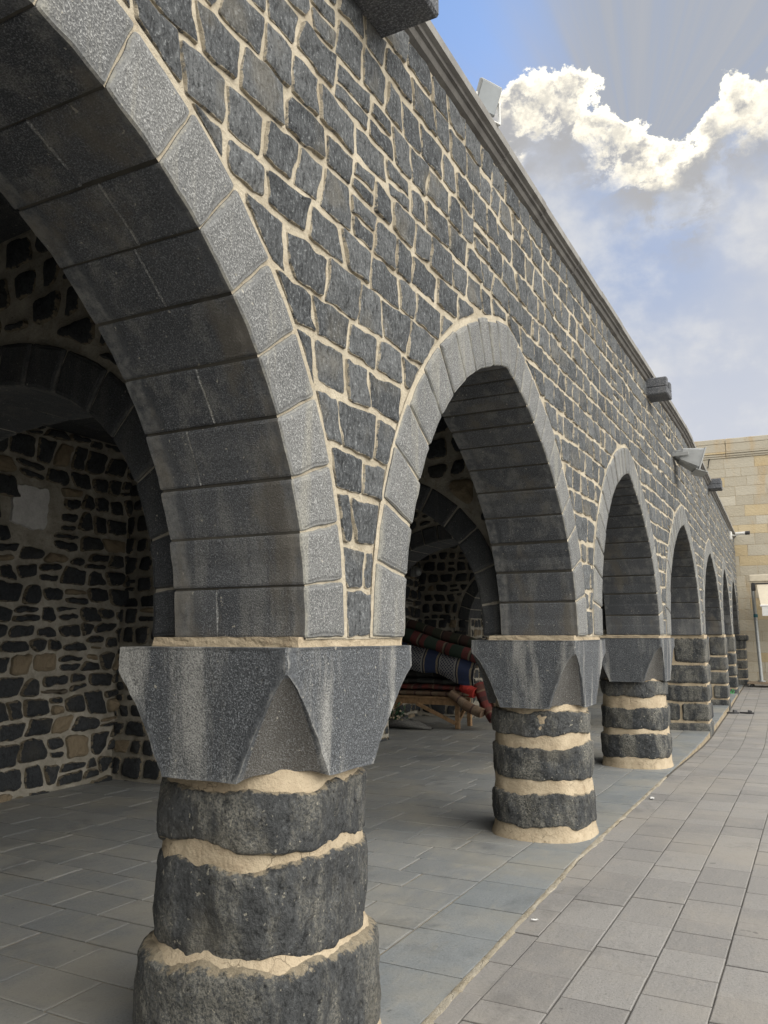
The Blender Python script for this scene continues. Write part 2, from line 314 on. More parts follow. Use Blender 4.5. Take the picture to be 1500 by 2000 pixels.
# ---- polygon tools
def area(P): return .5*sum(P[i][0]*P[(i+1) % len(P)][1]-P[(i+1) % len(P)][0]*P[i][1] for i in range(len(P)))
def cen(P): return (sum(p[0] for p in P)/len(P), sum(p[1] for p in P)/len(P))
def clip(P, q, n):
    out = []
    for i in range(len(P)):
        a, b = P[i], P[(i+1) % len(P)]; da = (a[0]-q[0])*n[0]+(a[1]-q[1])*n[1]; db = (b[0]-q[0])*n[0]+(b[1]-q[1])*n[1]
        if da >= 0: out.append(a)
        if (da > 0) != (db > 0) and abs(da-db) > 1e-9:
            k = da/(da-db); out.append((a[0]+(b[0]-a[0])*k, a[1]+(b[1]-a[1])*k))
    return out
def dedupe(P, e=.012):
    o = []
    for p in P:
        if not o or math.hypot(p[0]-o[-1][0], p[1]-o[-1][1]) > e: o.append(p)
    if len(o) > 1 and math.hypot(o[0][0]-o[-1][0], o[0][1]-o[-1][1]) <= e: o.pop()
    return o
def shrink(P, d):
    for i in range(len(P)):
        pass
    Q = P
    for i in range(len(P)):
        a, b = P[i], P[(i+1) % len(P)]; L = math.hypot(b[0]-a[0], b[1]-a[1])
        if L < 1e-6: continue
        n = (-(b[1]-a[1])/L, (b[0]-a[0])/L); Q = clip(Q, (a[0]+n[0]*d, a[1]+n[1]*d), n)
        if len(Q) < 3: return []
    return Q
def outline(P, rnd, seg, jit, seed):
    n = len(P); Q = []
    for i in range(n):
        a, b, c = P[i-1], P[i], P[(i+1) % n]
        la = math.hypot(a[0]-b[0], a[1]-b[1]); lc = math.hypot(c[0]-b[0], c[1]-b[1]); r1 = min(rnd, la*.45); r2 = min(rnd, lc*.45)
        p1 = (b[0]+(a[0]-b[0])*r1/la, b[1]+(a[1]-b[1])*r1/la); p2 = (b[0]+(c[0]-b[0])*r2/lc, b[1]+(c[1]-b[1])*r2/lc)
        m_ = (.25*p1[0]+.5*b[0]+.25*p2[0], .25*p1[1]+.5*b[1]+.25*p2[1])
        Q += [p1, m_, p2] if rnd > .004 else [b]
    R_ = []
    for i in range(len(Q)):
        a, b = Q[i], Q[(i+1) % len(Q)]; L = math.hypot(b[0]-a[0], b[1]-a[1]); k = max(1, round(L/seg))
        for j in range(k): R_.append((a[0]+(b[0]-a[0])*j/k, a[1]+(b[1]-a[1])*j/k))
    return [(p[0]+jit*nz(p[0]*14, p[1]*14, seed), p[1]+jit*nz(p[0]*14+50, p[1]*14, seed)) for p in R_]
def slab(mb, P, fm, o_front, o_back, tone, seg=.045, rnd=.03, jit=.006, rings=((.0, -.014), (.006, 0.), (.022, .006)), dome=.006, amp=.004, mi=0, depthseg=0, g0=1., inner=2, bfreq=9., tilt=(0, 0)):
    """a stone: outline polygon P in (a,b), rounded rim rings, gently domed noisy face, sides back to o_back"""
    seed = tone[0]*31+tone[2]*17
    C_ = outline(P, rnd, seg, jit, seed); cx, cy = cen(C_); n = len(C_)
    if n < 3: return
    def vv(a, b, o, g): return mb.vert(fm(a, b, o+(0 if o < -.1 else tilt[0]*(a-cx)+tilt[1]*(b-cy))), (tone[0], g, tone[2]))
    rows = []
    if o_back is not None:
        k = max(1, round((o_front-.014-o_back)/depthseg)) if depthseg else 1
        for j in range(k):
            o = o_back+(o_front+rings[0][1]-o_back)*j/k
            g = .97 if ((depthseg and o_back < -TH+.01 and o < -TH+.10)) and o_back < -.3 else 0.2
            rows.append([vv(a+amp*.6*nz(a*bfreq, b*bfreq, o*bfreq+seed), b+amp*.6*nz(a*bfreq+9, b*bfreq, o*bfreq+seed), o, g) for a, b in C_])
    gs = [g0, g0*.9, .25]
    for (ins, h), g in zip(rings, gs):
        rows.append([vv(*(lambda L: (a+(cx-a)*min(.7, ins/L), b+(cy-b)*min(.7, ins/L)))(max(.02, math.hypot(a-cx, b-cy))), o_front+h+(amp*nz(a*bfreq, b*bfreq, seed) if ins > 0 else 0), g) for a, b in C_])
    ins, h = rings[-1]
    for j in range(1, inner+1):
        k = j/(inner+1)
        r_ = []
        for a, b in C_:
            L = max(.02, math.hypot(a-cx, b-cy)); k0 = min(.7, ins/L); kk = k0+(1-k0)*k; aa, bb = a+(cx-a)*kk, b+(cy-b)*kk
            r_.append(vv(aa, bb, o_front+h+dome*k+amp*1.3*nz(aa*bfreq, bb*bfreq, seed), 0.))
        rows.append(r_)
    ctr = vv(cx, cy, o_front+h+dome+amp*nz(cx*bfreq, cy*bfreq, seed), 0.)
    for A, B in zip(rows, rows[1:]):
        for i in range(n): mb.face((A[i], A[(i+1) % n], B[(i+1) % n], B[i]), mi)
    A = rows[-1]
    for i in range(n): mb.face((A[i], A[(i+1) % n], ctr), mi)
def courses(rs, a0, a1, b0, b1, hr, wr, wave, slant, split=.1, knock=.35):
    """wavy-coursed rubble polygons in (a,b)"""
    zs = [b0]
    while zs[-1] < b1-.5*hr[0]: zs.append(zs[-1]+rs.uniform(*hr))
    k = (b1-b0)/(zs[-1]-b0); zs = [b0+(z-b0)*k for z in zs]; out = []
    zb = lambda j, a: zs[j] if j in (0, len(zs)-1) else zs[j]+wave*(nz(a*1.3, j*7.3)*1.1+nz(a*4., j*3.1+40)*.6)
    for j in range(len(zs)-1):
        a = a0-rs.uniform(0, wr[0]); sl0 = 0.
        while a < a1:
            h = zs[j+1]-zs[j]; wdt = rs.uniform(*wr); sl1 = rs.uniform(-slant, slant); e = a+wdt
            P = [(a-sl0, zb(j, a-sl0)), ((a+e)/2, zb(j, (a+e)/2)+rs.uniform(-.3, .3)*wave), (e-sl1, zb(j, e-sl1)), (e+sl1, zb(j+1, e+sl1)), ((a+e)/2, zb(j+1, (a+e)/2)+rs.uniform(-.3, .3)*wave), (a+sl0, zb(j+1, a+sl0))]
            P = [p for p in P]
            if rs.random() < split:
                m0 = rs.uniform(.35, .6); l = (P[0][0]*(1-m0)+P[5][0]*m0, P[0][1]*(1-m0)+P[5][1]*m0); r = (P[2][0]*(1-m0)+P[3][0]*m0, P[2][1]*(1-m0)+P[3][1]*m0+rs.uniform(-.02, .02))
                out.append([P[0], P[1], P[2], r, l]); out.append([l, r, P[3], P[4], P[5]])
            elif rs.random() < knock:      # knock a corner off
                i = rs.choice([0, 2, 3, 5]); c_ = P[i]; pa, pb = P[i-1], P[(i+1) % 6]; k1, k2 = rs.uniform(.15, .35), rs.uniform(.15, .35)
                out.append(P[:i]+[(c_[0]+(pa[0]-c_[0])*k1, c_[1]+(pa[1]-c_[1])*k1), (c_[0]+(pb[0]-c_[0])*k2, c_[1]+(pb[1]-c_[1])*k2)]+P[i+1:])
            else: out.append(P)
            a = e; sl0 = sl1
    return out
# ------------------------------------------------------------------ the arcade
SPR = 1.58; FZ = .13
arcade = thing('stone_arcade', 'long dark basalt arcade with pale mortar joints, pointed arches on banded round pillars', 'arcade')
ARCH = [(-4.25, -1.28, 3.13), (-.53, 2.40, 3.13), (3.16, 6.03, 3.20), (6.80, 9.58, 3.17), (10.33, 13.64, 3.10), (14.41, 18.68, 3.10), (19.37, 22.46, 3.11), (23.2, 26.35, 3.10)]
END = 27.0; TOP = 4.455; TH = .58
def arch_curve(L, R, zt, e0=.1, e1=.1, n=40):
    c, hs, rise = (L+R)/2, (R-L)/2, zt-SPR; out = []
    for e, sg in ((e0, -1), (e1, 1)):
        nrm = sqrt((1+e)**2-e*e); fm = math.acos(e/(1+e)); pts = []
        for i in range(n+1):
            ph = fm*i/n; x = (1+e)*cos(ph)-e; z = (1+e)*sin(ph)/nrm; pts.append((c+sg*hs*x, SPR+rise*z))
        out.append(pts)
    return out[0]+out[1][-2::-1]
def normals(P, apex=None):
    N = []
    for i in range(len(P)):
        a, b = P[max(0, i-1)], P[min(len(P)-1, i+1)]
        if apex is not None and i == apex: N.append((0, 1)); continue
        L = math.hypot(b[0]-a[0], b[1]-a[1]); N.append((-(b[1]-a[1])/L, (b[0]-a[0])/L))
    return N
def at(P, N, lens, u):
    x = u*lens[-1]
    for i in range(len(lens)-1):
        if lens[i+1] >= x-1e-9: break
    f = (x-lens[i])/(lens[i+1]-lens[i]); mixp = lambda A: (A[i][0]+(A[i+1][0]-A[i][0])*f, A[i][1]+(A[i+1][1]-A[i][1])*f)
    return mixp(P), mixp(N)
class Arc:
    def __init__(s, P, apex=None):
        s.P = P; s.N = normals(P, apex); s.l = [0.]
        for a, b in zip(P, P[1:]): s.l.append(s.l[-1]+math.hypot(b[0]-a[0], b[1]-a[1]))
    def pt(s, u, h=0.):
        p, n = at(s.P, s.N, s.l, max(0, min(1, u))); return (p[0]+n[0]*h, p[1]+n[1]*h)
    def ext(s, h): s.E = [s.pt(i/80, h) for i in range(81)]; s.EN = normals(s.E)
    def cut(s, P):
        """remove from polygon P what lies under the extrados"""
        for _ in range(3):
            worst = 0; wq = None
            for p in P+[cen(P)] if len(P) > 2 else []:
                i = min(range(81), key=lambda k: (s.E[k][0]-p[0])**2+(s.E[k][1]-p[1])**2)
                dd = (p[0]-s.E[i][0])*s.EN[i][0]+(p[1]-s.E[i][1])*s.EN[i][1]
                if dd < worst: worst = dd; wq = i
            if wq is None or worst > -.004: return P
            c = cen(P); i = min(range(81), key=lambda k: (s.E[k][0]-c[0])**2+(s.E[k][1]-c[1])**2)
            if (c[0]-s.E[i][0])*s.EN[i][0]+(c[1]-s.E[i][1])*s.EN[i][1] < -.10: return []
            P = clip(P, s.E[i], s.EN[i])
            if len(P) < 3 or area(P) < .003: return []
        return P
arcs = []
for L, R, zt in ARCH:
    A = Arc(arch_curve(L, R, zt, *((.22, .8) if L > 3 else (.1, .1))), 40); A.ua = A.l[40]/A.l[-1]; A.ext(.285); A.L = L; A.R = R; arcs.append(A)
facade_map = lambda a, b, o: W(a, o, b)
RING = .265
for k, A in enumerate(arcs):
    mb = MB(); rs = random.Random(40+k); near = k in (1, 2)
    n = 11 if k == 1 else 12; wts = [1+(.0 if k != 1 else .25*i/n) if k == 1 else (1.3-.75*(i/n)**1.3) for i in range(n)]
    wts = [w_*rs.uniform(.92, 1.08) for w_ in wts]; tot = sum(wts); us = [0.]
    for w_ in wts: us.append(us[-1]+w_/tot*.5)
    us = [2*u*A.ua for u in us]+[1-2*u*(1-A.ua) for u in us[-2::-1]]; us[n] = A.ua
    j = .0035 if k == 1 else .006
    for i in range(len(us)-1):
        u0, u1 = us[i]+j*rs.uniform(.6, 1.7)/A.l[-1], us[i+1]-j*rs.uniform(.6, 1.7)/A.l[-1]; um = (u0+u1)/2
        rg = RING+rs.uniform(-.012, .012)
        P = [A.pt(u1, 0), A.pt(um, 0), A.pt(u0, 0), A.pt(u0, rg), A.pt(um, rg), A.pt(u1, rg)]
        if abs(um-A.ua) < .12 and (i == n-1 or i == n):
            # the pair beside the apex: outer corner stays on the centre line
            q_ = ((A.L+A.R)/2+(-.004 if i == n-1 else .004), A.pt(A.ua, rg)[1])
            if i == n-1: P[5] = q_; P[0] = (q_[0], A.pt(A.ua)[1])
            else: P[3] = q_; P[2] = (q_[0], A.pt(A.ua)[1])
        if area(P) < 0: P = P[::-1]
        tn = (rs.random(), 0, rs.random()); kw = dict(seg=.04 if near else .09, rnd=.010, jit=.006, rings=((0, -.007), (.006, 0), (.026, .001)), dome=0., amp=.0022, depthseg=.06 if near else .3, inner=2)
        pieces = [(0.014+rs.uniform(-.003, .003), -TH)]
        if k == 1 and rs.random() < .7:
            sp_ = -rs.uniform(.22, .4); pieces = [(pieces[0][0], sp_+.0015), (sp_-.0015, -TH)]
        for fr, bk in pieces:
            slab(mb, P, facade_map, fr, bk, tn, g0=1. if fr > -.1 else .2, **kw); tn = (rs.random()*.8, 0, rs.random())
    # soffit faces get a darker copy of the dressed stone
    def core(u, v):
        p = A.pt(u, .006+.262*v); return p
    nu = 60
    for (h0, o0, h1, o1) in ((.007, -TH+.004, .007, .004), (.007, .004, .29, .004), (.007, -TH+.004, .29, -TH+.004)):
        mb.grid(lambda u, v: W(*(lambda p, o: (p[0], o, p[1]))(A.pt(u, h0+(h1-h0)*v), o0+(o1-o0)*v)), nu, 1, 2 if h1 > .1 and o0 > -.1 else 3)
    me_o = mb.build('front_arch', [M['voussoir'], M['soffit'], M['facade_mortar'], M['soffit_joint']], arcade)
    me = me_o.data
    # assign soffit material: faces away from the facade plane, on the inner curve
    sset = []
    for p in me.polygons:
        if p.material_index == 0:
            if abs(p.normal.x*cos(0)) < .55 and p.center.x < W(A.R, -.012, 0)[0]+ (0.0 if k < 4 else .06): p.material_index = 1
A1 = arcs
# facade wall: mortar sheet + stones
mb = MB(); rs = random.Random(7)
def under(s):
    z = SPR
    for A in arcs:
        if A.L < s < A.R:
            E = A.E; Mx = [A.pt(i/80, .13) for i in range(81)]
            for i in range(80):
                if Mx[i][0] <= s <= Mx[i+1][0]:
                    f = (s-Mx[i][0])/max(1e-6, Mx[i+1][0]-Mx[i][0]); z = max(z, Mx[i][1]+(Mx[i+1][1]-Mx[i][1])*f)
            if z == SPR: z = SPR
        elif A.L-.13 < s < A.R+.13:
            z = max(z, SPR)
    return z
s0, s1 = -5.2, END
ncol = 640
for sign, o in ((1, 0.), (-1, -TH-.004)):
    nv = 50 if sign > 0 else 8
    def fn(u, v):
        s = s0+(s1-s0)*u; z0 = under(s); z = z0+(TOP+.04-z0)*v
        dd = -.001+.004*nz(s*9, z*9, 3)+.002*nz(s*25, z*25) if sign > 0 else 0
        return W(s, o+dd, z)
    mb.grid(fn, ncol if sign > 0 else 320, nv, 1 if sign > 0 else 2)
for P in courses(rs, s0, END-.02, SPR+.005, TOP+.01, (.168, .216), (.16, .285), .019, .026, .04, .2):
    c = cen(P)
    if not (s0+.1 < c[0] < END-.05): continue
    for A in arcs:
        if A.L-.5 < c[0] < A.R+.5 and c[1] < 3.8:
            P = A.cut(P)
            if not P: break
    if not P: continue
    P = shrink(dedupe(P), rs.uniform(.006, .0135)); P = dedupe(P)
    if len(P) < 3 or area(P) < .004: continue
    near = c[0] < 6.5; pr_ = rs.uniform(.005, .012)
    slab(mb, P, facade_map, pr_, None, (rs.random(), 0, rs.random()), seg=.026 if near else .06, rnd=rs.uniform(.003, .014), jit=.012,
         rings=((0, -pr_-.010), (.004, -.002), (.014, .001)), dome=rs.uniform(.0, .006), amp=.008 if near else .006, inner=3 if near else 1, bfreq=13, tilt=(rs.uniform(-.035, .035), rs.uniform(-.035, .035)))
mb.build('facade_wall', [M['facade_stone'], M['facade_mortar'], M['inner_mortar']], arcade)
# cornice
mb = MB(); rs = random.Random(3); s = -5.2
prof = [(-.3, 4.60), (.074, 4.60), (.080, 4.594), (.080, 4.54), (.056, 4.534), (.052, 4.512), (.036, 4.504), (.024, 4.475), (-.02, 4.45)]
while s < END:
    e = min(END, s+rs.uniform(.75, 1.0)); tn = (rs.random(), .1, rs.random()); dzz = rs.uniform(-.005, .005); dо = rs.uniform(-.004, .004)
    ia = [[mb.vert(W(q_, o+dо, z+dzz), tn) for o, z in prof] for q_ in (s+.003, e-.003)]
    for i in range(len(prof)-1): mb.face((ia[0][i], ia[0][i+1], ia[1][i+1], ia[1][i]), 0 if i < 4 else 1)
    mb.face(ia[0][::-1], 0); mb.face(ia[1], 0); s = e
mb.build('cornice', [M['cornice'], M['moulding']], arcade)
# ---- pillars
CAP = [(-1.40, -.50), (2.253, 3.185), (5.852, 6.79), (9.46, 10.40)]
def capital(parent, sa, sb, oa, ob, zt, zb, cm_, pw, seed):
    mb = MB(); sm, om = (sa+sb)/2, (oa+ob)/2; hs, ho = (sb-sa)/2, (ob-oa)/2; t0 = .2; nt = 26; nf = 10; nc_ = 10
    rows = []
    for it in range(nt+1):
        tt = it/nt; z = zt+(zb-zt)*tt; k = max(0, (tt-t0)/(1-t0)); c = cm_*k**pw; c = max(c, .006); cy = max(c*.68, .006); tap = .0 if k == 0 else .02*k
        a, b = hs-tap, ho-tap; row = []
        corners = [(1, 1), (-1, 1), (-1, -1), (1, -1)]
        y_in = [False, 0.]
        def put(x, y, g):
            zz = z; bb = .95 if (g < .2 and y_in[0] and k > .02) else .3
            if it == nt and y_in[0]: zz = z+.03*y_in[1]
            row.append(mb.vert(W(sm+x+.004*nz(x*9, y*9, z*9+seed)+.004*g*nz(x*30, y*30, z*38+seed), om+y+.004*nz(x*9+5, y*9, z*9)+.004*g*nz(x*30, y*30+7, z*38), zz+.003*nz(x*7, y*7, seed)), (.4+.3*nz(seed, 1), g, bb)))
        for ci in range(4):
            sx, sy = corners[ci]
            p1 = (sx*a, sy*(b-cy)) if ci % 2 == 0 else (sx*(a-c), sy*b)
            p2 = (sx*(a-c), sy*b) if ci % 2 == 0 else (sx*a, sy*(b-cy))
            for i in range(nc_+1):
                f = i/nc_; x = p1[0]+(p2[0]-p1[0])*f; y = p1[1]+(p2[1]-p1[1])*f; bow = .085*k**.7*(1-.3*k)*sin(pi*f)
                x -= sx*bow*.7; y -= sy*bow*.7
                y_in[0] = True; y_in[1] = sin(pi*f); put(x, y, .98 if i in (0, nc_) else .1)
            y_in[0] = False
            nx, ny = corners[(ci+1) % 4]
            q1 = (nx*(a-c), ny*b) if ci % 2 == 0 else (nx*a, ny*(b-cy))
            for i in range(1, nf):
                f = i/nf; put(p2[0]+(q1[0]-p2[0])*f, p2[1]+(q1[1]-p2[1])*f, .8 if it in (0, nt) else .05)
        rows.append(row)
    for A, B in zip(rows, rows[1:]):
        n = len(A)
        for i in range(n): mb.face((A[i], B[i], B[(i+1) % n], A[(i+1) % n]))
    mb.face(rows[0][::-1]); mb.face(rows[-1])
    return mb.build('capital', M['capital'], parent)
def superr(ph, a, b, e=3.2): return (abs(cos(ph)/a)**e+abs(sin(ph)/b)**e)**(-1/e)
def round_pillar(sm, om, spec, ztop, zbot, seed, rnd=3.2, n=110):
    """spec: list of (z_top, z_bottom, radius_s, radius_o) per stone drum"""
    core = MB(); kn = [(ztop+.02, spec[0][2]-.035, spec[0][3]-.035)]
    for zt, zb, ra, rb in spec: kn += [(zt-.03, ra-.02, rb-.02), (zb+.03, ra-.02, rb-.02)]
    kn += [(zbot+.05, spec[-1][2]-.008, spec[-1][3]-.008), (zbot-.02, spec[-1][2]+.012, spec[-1][3]+.012)]
    def rad(z):
        for (z0, a0, b0), (z1, a1, b1) in zip(kn, kn[1:]):
            if z >= z1: f = max(0, min(1, (z0-z)/(z0-z1+1e-9))); return a0+(a1-a0)*f, b0+(b1-b0)*f
        return kn[-1][1:]
    H = ztop+.02-(zbot-.02)
    def fc_(u, v):
        ph = 2*pi*u; z = ztop+.02-H*v; a, b = rad(z); r = superr(ph, a, b, rnd)+.014*nz(cos(ph)*2.5, sin(ph)*2.5, z*6+seed)+.005*nz(cos(ph)*9, sin(ph)*9, z*16+seed)
        return W(sm+r*cos(ph), om+r*sin(ph), z)
    core.grid(fc_, n, 90, 0, True)
    p = core.build('pillar', M['lime'], arcade, smooth=True)
    for k, (zt, zb, ra, rb) in enumerate(spec):
        mb = MB(); sd_ = seed*3.7+k*11.3; tn = random.Random(int(sd_*10)).random()
        wt = lambda ph: .030*nz(cos(ph)*1.6, sin(ph)*1.6, sd_)+.014*nz(cos(ph)*5, sin(ph)*5, sd_+4)+.005*nz(cos(ph)*16, sin(ph)*16, sd_)
        wb = lambda ph: .036*nz(cos(ph)*1.5+8, sin(ph)*1.5, sd_)+.016*nz(cos(ph)*4.5, sin(ph)*4.5, sd_+9)+.005*nz(cos(ph)*16, sin(ph)*16, sd_+3)
        nv = 24
        def fd(u, v):
            ph = 2*pi*u; vv_ = v*1.16-.08; z = (zt+wt(ph))*(1-vv_)+(zb+wb(ph))*vv_; inn = 0.
            e = abs(2*v-1); prof_ = -.055*max(0, e-.80)**1.5/.20**1.5 - .010*e**4
            r = superr(ph, ra, rb, rnd)+prof_+.020*nz(cos(ph)*2.0, sin(ph)*2.0, z*4+sd_)+.009*nz(cos(ph)*6, sin(ph)*6, z*13+sd_)+.004*nz(cos(ph)*17, sin(ph)*17, z*36+sd_)
            if v in (0., 1.): z = z; r -= .03
            return W(sm+r*cos(ph), om+r*sin(ph), z)
        mb.grid(fd, n*2 if seed < 3 else n, nv*2 if seed < 3 else nv, 0, True, lambda u, v: (tn, max(0., (abs(2*v-1)-.60)/.30)*.95, .3+.1*k))
        mb.build('drum', M['drum'], p, smooth=True)
    return p
def bed_joint(parent, sa, sb, oa, ob, z0, z1):
    mb = MB()
    def f(u, v):
        per = [(sa, oa), (sb, oa), (sb, ob), (sa, ob), (sa, oa)]; k = min(3, int(u*4)); g = u*4-k; s = per[k][0]+(per[k+1][0]-per[k][0])*g; o = per[k][1]+(per[k+1][1]-per[k][1])*g
        dd = .006*nz(s*20, o*20, v*3)
        return W(s+dd, o+dd, z0+(z1-z0)*v+(.004*nz(s*14, o*14, v)))
    mb.grid(f, 120, 3, 0, True); mb.grid(lambda u, v: W(sa+(sb-sa)*u, oa+(ob-oa)*v, z1), 1, 1, 0)
    mb.build('bed_joint', M['lime'], parent)
specs = {0: [(1.07, .87, .385, .36), (.82, .52, .385, .36), (.49, .16, .43, .40)],
         1: [(1.068, .866, .378, .352), (.812, .520, .378, .358), (.482, .14, .432, .40)],
         2: [(1.032, .862, .378, .362), (.782, .545, .380, .365), (.455, .225, .390, .375)],
         3: [(1.075, .915, .375, .36), (.79, .55, .385, .37), (.487, .238, .392, .38)]}
for k, (sa, sb) in enumerate(CAP):
    pz = round_pillar((sa+sb)/2-.01+(.0 if k != 1 else .0), -.365, specs[k], 1.12, FZ, k, 2.7 if k < 2 else 2.4)
    capital(pz, sa, sb, -.715 if k == 1 else -.76, .034, 1.553, (1.105, 1.105, 1.065, 1.07)[k], .285, (.75, .75, .6, .6)[k], k)
    bed_joint(pz, sa+.12, sb-.02, -.66, -.004, 1.545, 1.588)
# square coursed piers
def square_pier(sa, sb, oa, ob, zbot, rows_, seed, plaster=False):
    mb = MB()
    def f(u, v):
        per = [(sa, oa), (sb, oa), (sb, ob), (sa, ob), (sa, oa)]; k = min(3, int(u*4)); g = u*4-k; s = per[k][0]+(per[k+1][0]-per[k][0])*g; o = per[k][1]+(per[k+1][1]-per[k][1])*g
        z = zbot+(1.585-zbot)*v; dd = .010*nz(s*6, o*6, z*7+seed); s -= .014*(1 if s > (sa+sb)/2 else -1); o -= .014*(1 if o > (oa+ob)/2 else -1)
        return W(s+dd, o+dd, z)
    mb.grid(f, 80, 60, 0, True); p = mb.build('pillar', M['lime'], arcade)
    rs = random.Random(seed); H = 1.545-zbot; z = 1.545
    for i, h in enumerate(rows_):
        zt = z-.004; zb = z-h*H+.018; z -= h*H; mbc = MB(); tn = rs.random()
        cuts = [oa, oa+(ob-oa)*rs.uniform(.35, .65), ob] if i in (0, 3) else [oa, ob]
        for c0, c1 in zip(cuts, cuts[1:]):
            ao, bo = c0-(.010 if c0 == oa else -.008), c1+(.010 if c1 == ob else -.008)
            def g_(u, v):
                per = [(sa-.012, ao), (sb+.012, ao), (sb+.012, bo), (sa-.012, bo), (sa-.012, ao)]; k = min(3, int(u*4)); g = u*4-k
                s = per[k][0]+(per[k+1][0]-per[k][0])*g; o = per[k][1]+(per[k+1][1]-per[k][1])*g
                e = abs(2*v-1); sh = -.03*max(0, e-.8)/.2
                cs = abs(g-.5)*2; sh -= .014*max(0, cs-.88)/.12
                s += (sh if s > (sa+sb)/2 else -sh)+.010*nz(s*7, o*7, zt*5+v); o += (sh if o > (ao+bo)/2 else -sh)+.010*nz(s*7+3, o*7, zt*5+v)
                return W(s, o, (zb-.0)+(zt-zb)*v+.018*nz(s*4, o*4, v*2+i+seed))
            mbc.grid(g_, 72, 12, 0, True, lambda u, v: (tn, max(0., (abs(2*v-1)-.65)/.35), tn))
        mbc.build('stone_course', M['drum'], p, smooth=True)
    return p
R5 = (.27, .20, .18, .19, .16)
p4 = square_pier(13.66, 14.40, -.72, .05, .0, R5, 4); capital(p4, 14.30, 14.52, -.10, .05, 1.553, 1.2, .05, .8, 9)
p5 = square_pier(18.72, 19.36, -.72, .05, .0, R5, 5)
p6 = square_pier(22.50, 23.18, -.72, .05, .0, R5, 6)
p7 = square_pier(26.38, 27.0, -.72, .16, .05, R5, 7)
square_pier(-5.2, -4.3, -.72, .03, .05, R5, 8)
mb = MB(); mb.box(26.33, 27.0, -.7, .24, 1.40, 1.56, 0, (.3, .2, .4), W, .03); mb.build('capital', M['drum'], p7)
